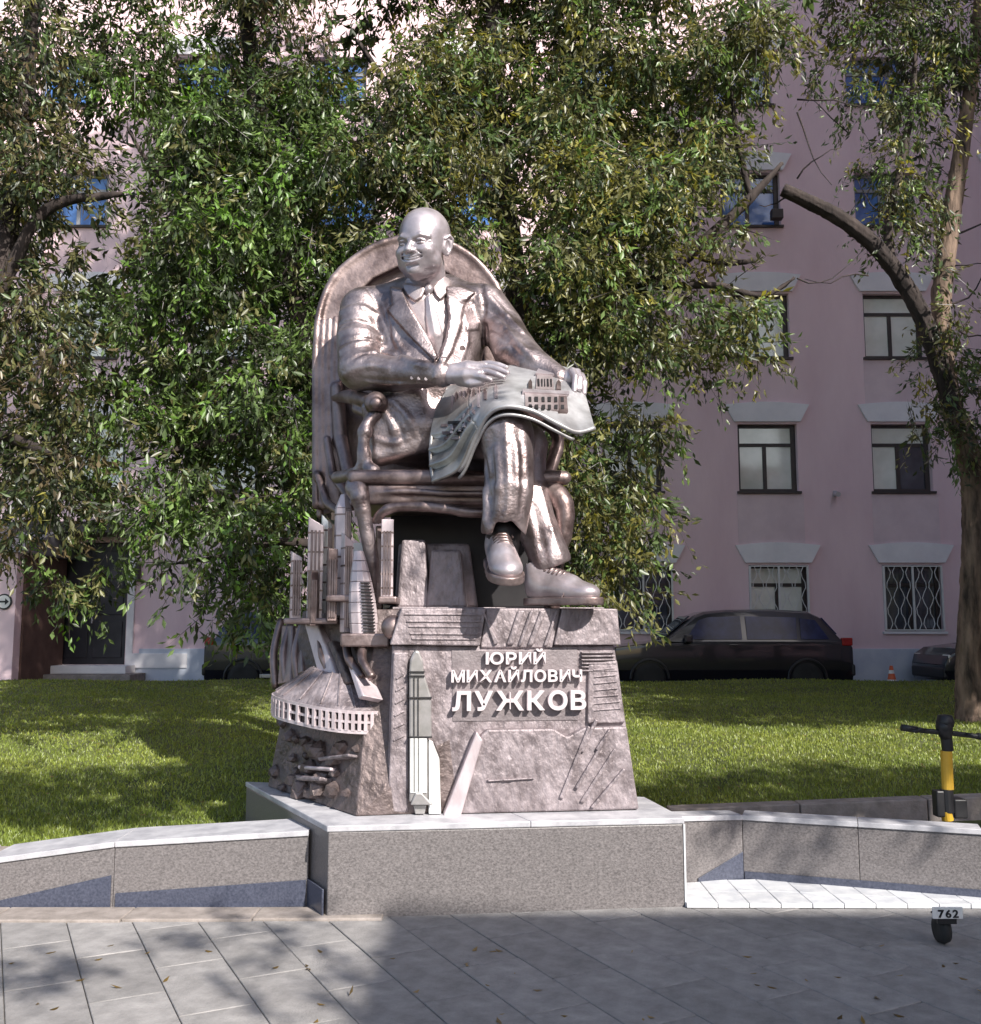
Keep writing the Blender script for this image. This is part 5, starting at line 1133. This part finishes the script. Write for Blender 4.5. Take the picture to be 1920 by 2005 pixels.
for (a_, b_, r_) in ((P(986, 1040, 6.26), P(984, 1080, 6.30), .115), (P(1066, 1092, 6.50), P(1064, 1150, 6.46), .112)): MB().tube([a_ + A([-.02, 0, .07]), a_, b_], [r_ * .95, r_, r_ * .9], 14).build('sock', DARKM, st_, smooth=True)
# shoes: one sculpted shape in its own frame, toe along +x
SL = Sculpt((-.10, -.16, -.06), (.66, .16, .36), .008)
SL.ell((.10, 0, .12), (.115, .088, .13)); SL.ell((.28, 0, .095), (.18, .102, .10), .06); SL.ell((.44, 0, .065), (.15, .108, .078), .06); SL.cap((.09, 0, .16), (.06, 0, .25), .078, .074, .05)
SL.cap((.16, 0, .20), (.36, 0, .135), .06, .06, .04)
SL.cap((.05, 0, .33), (.05, 0, .24), .058, .058, .005, 's'); SL.box((.3, 0, -.05), (.6, .3, .062), .001, 0, 's')
V_s, Q_s = surface_net(SL.D, SL.lo, SL.h)
SO = Sculpt((-.10, -.18, -.04), (.68, .18, .06), .008); SO.ell((.10, 0, .0), (.125, .098, .3)); SO.ell((.29, 0, .0), (.2, .112, .3), .05); SO.ell((.445, 0, 0), (.168, .120, .3), .05)
SO.box((.3, 0, .236), (.6, .3, .20), .001, 0, 's'); SO.box((.3, 0, -.222), (.6, .3, .205), .001, 0, 's')
V_o, Q_o = surface_net(SO.D, SO.lo, SO.h)
def shoe(heel, xdir, zdir, scale=1.0):
    x_ = A(xdir, float); x_ /= np.linalg.norm(x_); z_ = A(zdir, float); z_ -= x_ * (z_ @ x_); z_ /= np.linalg.norm(z_); y_ = np.cross(z_, x_); R_ = np.stack([x_, y_, z_], 1) * scale
    f = lambda V: V @ R_.T + heel
    me = fast_mesh('shoe', f(V_s), Q_s); me.shade_smooth(); o = link('shoe', me, SKIN, st_)
    me = fast_mesh('sole', f(V_o), Q_o); me.shade_smooth(); link('sole', me, CHAIRM, o)
    mb = MB()
    for k in range(5):
        xx = .19 + k * .034; zz = .262 - (xx - .16) * .33; mb.tube([f(A([xx - .012, -.055, zz - .035])), f(A([xx, -.02, zz])), f(A([xx + .004, .02, zz])), f(A([xx + .012, .055, zz - .035]))], .013, 6)
    mb.tube([f(A([.19, 0, .256])), f(A([.20, .06, .25])), f(A([.23, .075, .215]))], .007, 6); mb.build('laces', CHAIRM, o, smooth=True)
    mb = MB().tube(smooth_curve([f(A([.36, -.112, .03])), f(A([.39, -.085, .10])), f(A([.395, 0, .148])), f(A([.39, .085, .10])), f(A([.36, .112, .03]))], 4), .005, 5); mb.build('toe_seam', CHAIRM, o)
shoe(P(970, 1100, 6.42), (.12, -.80, -.24), (0.05, -.36, .92), .95)
shoe(A([*P(1034, 1180, 6.50)[:2], ZT + .035]), (.80, -.62, 0), (0, 0, 1), .92)

# head with neck, sculpted in its own frame (units about a centimetre of a life-size head)
HS = .515 / 23.0
HM = Matrix.Translation(Vector(P(829, 476, 7.02))) @ Matrix.Rotation(math.radians(-26), 4, 'Z') @ Matrix.Rotation(math.radians(4), 4, 'Y') @ Matrix.Rotation(math.radians(15), 4, 'X') @ Matrix.Diagonal((HS * 1.06, HS, HS, 1)) @ Matrix.Translation((0, 0, -11.6))
HI = HM.inverted()
hd = Sculpt((-11, -13, -10), (11, 13, 25), .17, 40.)
hd.ell((0, 1.4, 14.4), (7.7, 9.6, 8.7)); hd.ell((0, -2.6, 9.0), (6.7, 6.6, 8.6), 2.0); hd.ell((0, -3.2, 4.6), (5.9, 5.4, 4.4), 2.0)
for s_ in (-1, 1):
    hd.ell((s_ * 4.0, -6.2, 7.9), (2.6, 2.0, 2.2), 1.6); hd.ell((s_ * 5.2, -3.6, 5.0), (2.0, 2.8, 2.6), 1.5)
hd.ell((0, -7.0, 2.0), (2.5, 1.9, 1.7), 1.3)
for s_ in (-1, 1):
    hd.ell((s_ * 3.1, -9.4, 11.35), (2.1, 1.4, 1.05), .9, 's')                                 # sockets
    hd.chain([(s_ * 1.3, -8.1, 12.7), (s_ * 3.2, -8.05, 13.35), (s_ * 5.2, -6.3, 12.7)], [.55, .6, .45], 1.2)
    hd.ell((s_ * 3.1, -7.0, 11.4), (1.45, 1.2, 1.1), .15)
    hd.chain([(s_ * 1.7, -8.0, 11.2), (s_ * 2.5, -8.42, 11.85), (s_ * 3.6, -8.35, 11.85), (s_ * 4.7, -7.3, 11.05)], [.2, .32, .34, .25], .25)      # upper lid
    hd.chain([(s_ * 1.7, -8.0, 11.0), (s_ * 2.6, -8.45, 10.75), (s_ * 3.6, -8.35, 10.75), (s_ * 4.6, -7.4, 10.95)], [.16, .26, .27, .16], .4)       # lower lid
    hd.chain([(s_ * 1.8, -8.2, 11.15), (s_ * 2.6, -8.75, 11.25), (s_ * 3.6, -8.7, 11.25), (s_ * 4.7, -7.5, 11.0)], [.12, .26, .26, .14], .10, 's')  # slit
    hd.chain([(s_ * 4.9, -7.0, 11.3), (s_ * 5.7, -6.0, 11.8)], [.14, .10], .3, 's'); hd.chain([(s_ * 4.9, -7.0, 10.9), (s_ * 5.8, -5.9, 10.6)], [.14, .1], .3, 's')
    hd.ell((s_ * 3.7, -7.2, 8.6), (1.9, 1.25, 1.25), 1.0)                                      # smiling cheek
hd.chain([(0, -7.9, 12.4), (0, -8.8, 11.0), (0, -9.9, 9.4), (0, -10.3, 8.7)], [.7, .8, 1.0, 1.1], .6)
for s_ in (-1, 1):
    hd.ell((s_ * 1.25, -9.0, 8.4), (.85, 1.1, .75), .5); hd.ell((s_ * .7, -9.9, 7.65), (.4, .6, .3), .2, 's')
hd.ell((0, -7.3, 5.9), (3.6, 1.7, 1.9), 1.0)
for s_ in (-1, 1): hd.chain(smooth_curve([(s_ * 1.9, -9.2, 8.6), (s_ * 2.9, -8.7, 7.9), (s_ * 4.0, -7.6, 6.9), (s_ * 4.5, -6.9, 5.8)], 3), [.12, .26, .3, .14], .35, 's')     # laughter line
mo = [(-4.5, -6.6, 7.4), (-2.6, -8.6, 6.2), (0, -9.35, 5.6), (2.6, -8.6, 6.2), (4.5, -6.6, 7.4)]
hd.chain(smooth_curve(mo, 4), [.22, .42, .62, .72, .75, .72, .62, .42, .22], .10, 's')
hd.chain(smooth_curve([(-3.6, -7.4, 6.95), (-1.8, -8.5, 6.15), (0, -8.95, 5.8), (1.8, -8.5, 6.15), (3.6, -7.4, 6.95)], 3), [.3, .5, .56, .5, .3], .04)       # teeth
hd.chain(smooth_curve([(-3.4, -7.7, 7.2), (-1.4, -9.0, 6.75), (0, -9.3, 6.55), (1.4, -9.0, 6.75), (3.4, -7.7, 7.2)], 3), [.12, .22, .24, .22, .12], .25)
hd.chain(smooth_curve([(-3.0, -7.7, 6.2), (-1.5, -8.8, 5.15), (0, -9.15, 4.85), (1.5, -8.8, 5.15), (3.0, -7.7, 6.2)], 3), [.2, .36, .42, .36, .2], .3)
hd.chain(smooth_curve([(-1.8, -8.3, 3.9), (0, -8.7, 3.6), (1.8, -8.3, 3.9)], 3), .26, .6, 's')
for s_ in (-1, 1):                                                                             # ears
    hd.ell((s_ * 7.5, 1.3, 9.9), (.9, 2.1, 3.3), .5, rot=Matrix.Rotation(math.radians(-s_ * 22), 3, 'Z') @ Matrix.Rotation(math.radians(-10), 3, 'X'))
    hd.chain([(s_ * 7.7, .2, 12.2), (s_ * 8.5, 1.6, 13.2), (s_ * 8.8, 3.0, 12.2), (s_ * 8.4, 2.8, 9.6), (s_ * 7.7, 1.2, 7.2)], [.4, .45, .5, .45, .6], .25)
    hd.ell((s_ * 8.35, .9, 10.0), (.75, 1.0, 1.8), .2, 's')
hd.cap((0, 1.2, 4), HI @ Vector(P(838, 585, 7.26)), 5.7, 6.3, 2.0)
hd.chain([(-4.2, -3.6, 1.9), (0, -5.6, .5), (4.2, -3.6, 1.9)], [1.2, 1.5, 1.2], 1.4)
# short hair fringe round the sides and back
for s_ in (-1, 1):
    r_ = np.random.default_rng(3 + s_)
    for k in range(46):
        th = r_.uniform(.05, 1.5); zz = r_.uniform(9.0, 14.2); x_ = 7.72 * math.cos(th) * math.sqrt(max(.1, 1 - ((zz - 14.4) / 8.7) ** 2 * .6)); y_ = 1.4 + 9.6 * math.sin(th) * math.sqrt(max(.1, 1 - ((zz - 14.4) / 8.7) ** 2 * .6))
        hd.cap((s_ * x_, y_, zz), (s_ * x_ * 1.01, y_ + .7, zz - 1.1), .28, .2, .2)
head_o = hd.build('head', SKIN, st_, HM)
hr = Sculpt((-11, -4, 4), (11, 13, 18), .17, 40.); hr.ell((0, 1.4, 14.4), (7.95, 9.9, 8.9))
sl, X, Y, Z = hr.block(hr.lo, hr.lo + hr.h * A(hr.D.shape))
hr.D[sl] += .12 * np.sin(3.1 * Z + 2.2 * X + 1.7 * np.sin(2.3 * Y)) * np.sin(4.3 * Y + 1.3 * Z)
lim = np.maximum(np.maximum(Z - (14.2 - .12 * Y + .25 * np.sin(2.1 * Y)), 7.2 - Z + .0 * X), -(Y - 1.6 - .1 * (Z - 11) + .3 * np.sin(3 * Z)))
hr.D[sl] = np.maximum(hr.D[sl], lim + 0 * X); hr.D[sl] = np.maximum(hr.D[sl], -(((X / 7.4) ** 2 + ((Y - 1.4) / 9.3) ** 2 + ((Z - 14.4) / 8.4) ** 2) ** .5 - 1) * 7)
hr.build('hair', SHIRTM, st_, HM)

# hand resting on the sheet
lo, hi = bounds(px3([(855, 690, 6.2), (1010, 770, 6.7)]), .05); h1 = Sculpt(lo, hi, .0058)
h1.cap(P(858, 736, 6.60), P(884, 733, 6.56), 19 * v_, 20 * v_, .02); h1.chain(px3([(884, 727, 6.57), (915, 722, 6.54), (942, 722, 6.52)]), [16 * v_, 18 * v_, 14 * v_], .02); h1.chain(px3([(884, 738, 6.53), (912, 736, 6.47), (936, 734, 6.44)]), [14 * v_, 16 * v_, 12 * v_], .03)
for pts in ([(938, 715, 6.55), (958, 712, 6.52), (976, 715, 6.49), (991, 720, 6.47)], [(938, 722, 6.51), (960, 719, 6.47), (978, 724, 6.44), (993, 730, 6.42)], [(935, 730, 6.47), (955, 728, 6.43), (972, 733, 6.40), (986, 739, 6.39)], [(928, 738, 6.44), (942, 738, 6.40), (952, 741, 6.385), (960, 744, 6.38)]):
    h1.chain(px3(pts), [8.2 * v_, 7.2 * v_, 6.6 * v_, 5.4 * v_], .008)
h1.chain(px3([(900, 748, 6.50), (922, 752, 6.44), (944, 750, 6.41)]), [9 * v_, 8 * v_, 6 * v_], .02)
h1.build('hand', SKIN, st_)
MB().tube([P(858, 735, 6.615), P(873, 734, 6.575)], [21.5 * v_, 22.5 * v_], 18, flat=.95).build('shirt_cuff', SHIRTM, st_, smooth=True)
lo, hi = bounds(px3([(1075, 700, 6.5), (1150, 800, 7.0)]), .06); h2 = Sculpt(lo, hi, .0062)
h2.cap(P(1085, 738, 6.80), P(1112, 742, 6.74), 19 * v_, 20 * v_, .02); h2.ell(P(1118, 744, 6.72), (22 * v_, .07, 20 * v_), .03)
for k, pts in enumerate(([(1112, 732, 6.72), (1120, 726, 6.66), (1126, 738, 6.60), (1124, 766, 6.57)], [(1120, 733, 6.72), (1130, 728, 6.67), (1136, 742, 6.62), (1135, 762, 6.59)], [(1126, 738, 6.74), (1138, 736, 6.70), (1144, 750, 6.65), (1143, 770, 6.63)])):
    h2.chain(px3(pts), [8 * v_, 8 * v_, 7 * v_, 6 * v_], .01)
h2.build('hand', SKIN, st_)

# ------------------------------------------------------------------ drawing sheet across the knee
sh = thing('drawing_sheet', 'large pale bronze plan sheet with a domed building relief draped over the knee', 'sheet')
ST_ = [[(879, 757, 6.86), (846, 845, 6.66), (849, 946, 6.50)], [(902, 752, 6.86), (872, 838, 6.58), (900, 920, 6.34)], [(928, 742, 6.86), (905, 806, 6.48), (930, 858, 6.22)], [(955, 733, 6.84), (946, 770, 6.42), (956, 812, 6.10)], [(995, 718, 6.90), (990, 752, 6.44), (990, 796, 6.04)],
       [(1040, 713, 6.96), (1040, 754, 6.46), (1040, 804, 6.05)], [(1082, 716, 6.98), (1092, 766, 6.48), (1088, 828, 6.10)], [(1112, 724, 6.94), (1132, 784, 6.50), (1128, 846, 6.15)], [(1136, 745, 6.86), (1150, 796, 6.50), (1163, 838, 6.22)]]
nu, nv = 120, 60
rowsC = [[P(*p) for p in s_] for s_ in ST_]
def sheet_pt(u_, v__):
    i = u_ * (len(rowsC) - 1); k = min(int(i), len(rowsC) - 2); f = i - k
    def cr(j):
        p = [rowsC[max(k - 1, 0)][j], rowsC[k][j], rowsC[k + 1][j], rowsC[min(k + 2, len(rowsC) - 1)][j]]
        return .5 * (2 * p[1] + (p[2] - p[0]) * f + (2 * p[0] - 5 * p[1] + 4 * p[2] - p[3]) * f * f + (3 * p[1] - p[0] - 3 * p[2] + p[3]) * f ** 3)
    a, b, c_ = cr(0), cr(1), cr(2)
    return a * (1 - v__) * (1 - 2 * v__) + 4 * b * v__ * (1 - v__) - c_ * v__ * (1 - 2 * v__)
def sheet_n(u_, v__):
    e = .004; n_ = np.cross(sheet_pt(min(u_ + e, 1), v__) - sheet_pt(max(u_ - e, 0), v__), sheet_pt(u_, min(v__ + e, 1)) - sheet_pt(u_, max(v__ - e, 0)))
    n_ /= np.linalg.norm(n_) + 1e-9; return -n_ if n_ @ ray(1000, 780) > 0 and n_[2] < .2 else (n_ if n_[2] > 0 or n_[1] < 0 else -n_)
V = []; F = []; U_, W_ = np.linspace(0, 1, nu), np.linspace(0, 1, nv)
for u_ in U_:
    for v__ in W_:
        n_ = sheet_n(u_, v__); p = sheet_pt(u_, v__)
        if u_ < .34 and v__ > .55:                                   # overlapping folds at the low left end
            t = (v__ - .55) / .45 * 3; p = p + n_ * (.045 * (t % 1) - .03) * min(1, (.34 - u_) / .1)
        V.append(p)
for i in range(nu - 1):
    for j in range(nv - 1): F.append((i * nv + j, (i + 1) * nv + j, (i + 1) * nv + j + 1, i * nv + j + 1))
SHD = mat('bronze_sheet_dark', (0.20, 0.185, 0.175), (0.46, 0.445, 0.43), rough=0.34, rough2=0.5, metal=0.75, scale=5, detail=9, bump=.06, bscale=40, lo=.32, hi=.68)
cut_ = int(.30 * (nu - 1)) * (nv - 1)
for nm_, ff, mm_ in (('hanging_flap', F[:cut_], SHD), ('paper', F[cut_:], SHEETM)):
    ids = sorted({i for f in ff for i in f}); rm_ = {v: k for k, v in enumerate(ids)}
    so_ = link(nm_, meshdata(nm_, [V[i] for i in ids], [tuple(rm_[i] for i in f) for f in ff], True), mm_, sh); md = so_.modifiers.new('thick', 'SOLIDIFY'); md.thickness = .022; md.offset = 0
edge = [sheet_pt(u_, 1.0) for u_ in np.linspace(0.12, 1, 40)]; MB().tube(edge, .016, 7).build('front_edge', SHEETM, sh, smooth=True)
edge = [sheet_pt(u_, 1.0) + A([0, .03, -.045]) for u_ in np.linspace(0.12, .86, 36)]; MB().tube(edge, .012, 7).build('lower_edge', SHEETM, sh, smooth=True)
edge = [sheet_pt(0.0, v__) for v__ in np.linspace(0, 1, 24)]; MB().tube(edge, .013, 7).build('side_edge', SHD, sh, smooth=True)
def uv_of(x, y):
    best = None
    for u_ in np.linspace(0, 1, 61):
        for v__ in np.linspace(0, 1, 31):
            p = sheet_pt(u_, v__); dep = p[1] * CT + (p[2] - CAM_H) * ST; d_ = (960 + FPX * p[0] / dep - x) ** 2 + (1002.5 - FPX * (-p[1] * ST + (p[2] - CAM_H) * CT) / dep - y) ** 2
            if best is None or d_ < best[0]: best = (d_, u_, v__)
    return best[1], best[2]
SP = A([sheet_pt(u_, v__) for u_ in np.linspace(0, 1, 121) for v__ in np.linspace(0, 1, 61)]); SN = A([sheet_n(u_, v__) for u_ in np.linspace(0, 1, 121) for v__ in np.linspace(0, 1, 61)])
sdep = SP[:, 1] * CT + (SP[:, 2] - CAM_H) * ST; SX = 960 + FPX * SP[:, 0] / sdep; SYY = 1002.5 - FPX * (-SP[:, 1] * ST + (SP[:, 2] - CAM_H) * CT) / sdep
def on_sheet(x, y, off):
    d_ = (SX - x) ** 2 + (SYY - y) ** 2; k = np.argsort(d_)[:4]; w_ = 1 / (d_[k] + .2); w_ /= w_.sum(); return (SP[k] * w_[:, None]).sum(0) + SN[k[0]] * off
def relief(name, pts, m, t, parent, bev=.0):
    q0 = [on_sheet(x, y, .004) for x, y in pts]; q1 = [on_sheet(x, y, t) for x, y in pts]; return MB().prism(q0, q1).build(name, m, parent, bev)
bl = relief('relief_building', [(1024, 806), (1108, 812), (1106, 776), (1026, 772)], SHIRTM, .022, sh)
relief('cornice', [(1021, 776), (1110, 780), (1110, 774), (1021, 770)], SKIN, .034, bl)
relief('drum', [(1046, 768), (1082, 770), (1079, 742), (1049, 740)], SHIRTM, .026, bl)
relief('dome', [(1046, 740), (1082, 742), (1079, 732), (1072, 727), (1060, 725), (1052, 730)], SKIN, .034, bl)
for x_ in (1036, 1091): relief('turret', [(x_ - 4, 769), (x_ + 4, 770), (x_ + 4, 756), (x_, 750), (x_ - 4, 756)], CHAIRM, .03, bl)
for r_, (y_, h_) in enumerate(((784, 9), (799, 8))):
    for k in range(6):
        x_ = 1032 + k * 12.4; relief('window', [(x_, y_ + h_), (x_ + 6, y_ + h_), (x_ + 6, y_), (x_, y_)], DARKM, .027, bl)
for k in range(5):
    x_ = 1051 + k * 6; relief('window', [(x_, 764), (x_ + 2.6, 764), (x_ + 2.6, 750), (x_, 750)], DARKM, .031, bl)
relief('dark_wing', [(1090, 812), (1108, 813), (1106, 782), (1091, 781)], CHAIRM, .026, bl)  # right end of the relief in the darker chair bronze
for k, (x_, y0, y1) in enumerate(((888, 776, 850), (896, 770, 852), (904, 766, 846), (912, 768, 838), (920, 762, 826), (930, 764, 812), (940, 760, 800), (952, 764, 786), (972, 756, 784))):
    relief('relief_tower', [(x_ - 2.6, y1), (x_ + 2.6, y1), (x_ + 2.6, y0 + 6), (x_, y0), (x_ - 2.6, y0 + 6)], (SKIN, CHAIRM, SHIRTM)[k % 3], .02, sh)
for k, (x0, x1, y_) in enumerate(((866, 878, 832), (880, 910, 826), (868, 884, 846), (884, 908, 842), (872, 902, 856))):
    relief('relief_wall', [(x0, y_ + 6), (x1, y_ + 5), (x1, y_), (x0, y_ + 1)], (CHAIRM, DARKM)[k % 2], .016, sh)

# ------------------------------------------------------------------ scooter behind the right wall
sc_ = thing('kick_scooter', 'yellow and black kick scooter standing behind the right granite wall', 'scooter')
SY = 6.62; bx_ = P(1852, 1500, SY)[0]
top_p = P(1850, 1428, SY)
def on(x, y, Y=SY): return P(x, y, Y)
MB().tube([(bx_ + .004, SY, .16), on(1854, 1560)], .030, 12).build('stem', BLACK, sc_, smooth=True)
for (ya, yb_, m_, r_) in ((1606, 1588, YELLOW, .037), (1590, 1545, BLACK, .041), (1545, 1470, YELLOW, .037), (1470, 1440, BLACK, .036)):
    MB().tube([on(1855, ya), on(1852, yb_)], r_, 14).build('stem_sleeve', m_, sc_, smooth=False)
MB().tube([on(1852, 1446), on(1848, 1425), on(1847, 1412)], [.037, .055, .05], 12).build('display', BLACK, sc_, smooth=True)
MB().lathe([(.02, -.03), (.05, -.03), (.058, 0), (.045, .045), (.02, .05)], on(1850, 1414), 16).build('display_cap', BLACK, sc_, smooth=True)
MB().tube([on(1766, 1424), on(1810, 1431), on(1850, 1434), on(1900, 1440), on(1945, 1446)], .017, 10).build('handlebar', BLACK, sc_, smooth=True)
for a_, b_ in (((1764, 1424), (1795, 1429)), ((1912, 1441), (1947, 1446))): MB().tube([on(*a_), on(*b_)], .022, 10).build('grip', BLACK, sc_, smooth=True)
for a_, b_ in (((1812, 1428), (1786, 1432)), ((1890, 1436), (1915, 1446))): MB().tube([on(*a_, SY - .03), on(*b_, SY - .07)], .008, 6).build('brake_lever', BLACK, sc_, smooth=True)
a, b = on(1864, 1601, SY + .03), on(1888, 1563, SY + .03); MB().box(a[0], b[0], SY - .01, SY + .12, a[2], b[2]).build('battery_box', BLACK, sc_, .01)
a, b = on(1834, 1600, SY - .02), on(1848, 1548, SY - .02); MB().box(a[0], b[0], SY - .03, SY + .05, a[2], b[2]).build('lamp_box', BLACK, sc_, .01)
MB().box(bx_ - .075, bx_ + .075, SY + .06, SY + .66, .10, .155).build('deck', BLACK, sc_, .015)
for yy in (SY, SY + .78):
    wl = MB().lathe([(.06, -.03), (.095, -.028), (.108, 0), (.095, .028), (.06, .03)], (bx_, yy, .108), 20, 'x').build('wheel', RUBBER, sc_, smooth=True); MB().lathe([(.055, -.026), (.055, .026)], (bx_, yy, .108), 14, 'x').build('rim', YELLOW, wl)
MB().tube([(bx_, SY + .62, .14), (bx_, SY + .70, .21), (bx_, SY + .80, .235), (bx_, SY + .90, .20)], [.03, .045, .05, .045], 8, flat=.3).build('mudguard', BLACK, sc_, smooth=True)
# number plate with its small wheel on the paving
npl = thing('number_plate_wheel', 'white plate numbered 762 on a small black wheel standing on the paving', 'number plate')
PY = 5.36
a, b = P(1826, 1799, PY), P(1884, 1776, PY); MB().box(a[0], b[0], PY, PY + .008, a[2], b[2]).build('plate', WHITE, npl, .002)
text_on('762', 1836, 1876, 1796, 1780, None, A([1, 0, 0]), A([0, 0, 1]), A([0, -1, 0]), lambda x, y: P(x, y, PY) + A([0, -.001, 0]), .003, BLACK, npl, 'digit')
c = P(1856, 1800, PY); wz = a[2] - .002
wl = MB().lathe([(.03, -.022), (.066, -.026), (.075, 0), (.066, .026), (.03, .022)], (c[0], PY + .085, .075), 20, 'x').build('wheel', RUBBER, npl, smooth=True)
MB().tube([(c[0], PY + .012, a[2] + .0), (c[0], PY + .03, .135), (c[0], PY + .09, .162), (c[0], PY + .15, .14)], [.03, .034, .034, .03], 8, flat=.25).build('mudguard', BLACK, npl, smooth=True)
MB().box(c[0] - .05, c[0] + .05, PY + .010, PY + .03, a[2] - .03, a[2] + .01).build('plate_bracket', BLACK, npl, .003)

# fallen leaves on paving, coping and lawn
nf = 260; fxx = rng.uniform(-3.2, 3.4, nf); fyy = rng.uniform(3.9, 5.5, nf); fzz = np.full(nf, .004)
gl_ = rng.random(nf) < .55; fyy[gl_] = rng.uniform(7.6, 12.5, gl_.sum()); fxx[gl_] = rng.uniform(-1, 1, gl_.sum()) * fyy[gl_] * .5; fzz[gl_] = lawn_z(fxx[gl_], fyy[gl_]) + .03
okl = ~((np.abs(fxx) < 1.9) & (fyy > 5.4) & (fyy < 8.2)); fxx, fyy, fzz = fxx[okl], fyy[okl], fzz[okl]; nf = len(fxx)
dd = rng.normal(size=(nf, 3)); dd[:, 2] *= .12; dd /= np.linalg.norm(dd, axis=1)[:, None]; ss = np.cross(dd, A([0, 0, 1.]) + rng.normal(size=(nf, 3)) * .15); ss /= np.linalg.norm(ss, axis=1)[:, None]
fo = foliage_mesh('fallen_leaves', np.stack([fxx, fyy, fzz], 1), dd, ss, rng.uniform(.03, .065, nf), rng.uniform(.015, .03, nf), A([.20, .13, .04]) * rng.uniform(.5, 1.4, (nf, 1)), LEAF, None)
fo['kind'] = 'stuff'; fo['label'] = 'scattered small brown fallen leaves on paving and lawn'; fo['category'] = 'leaves'
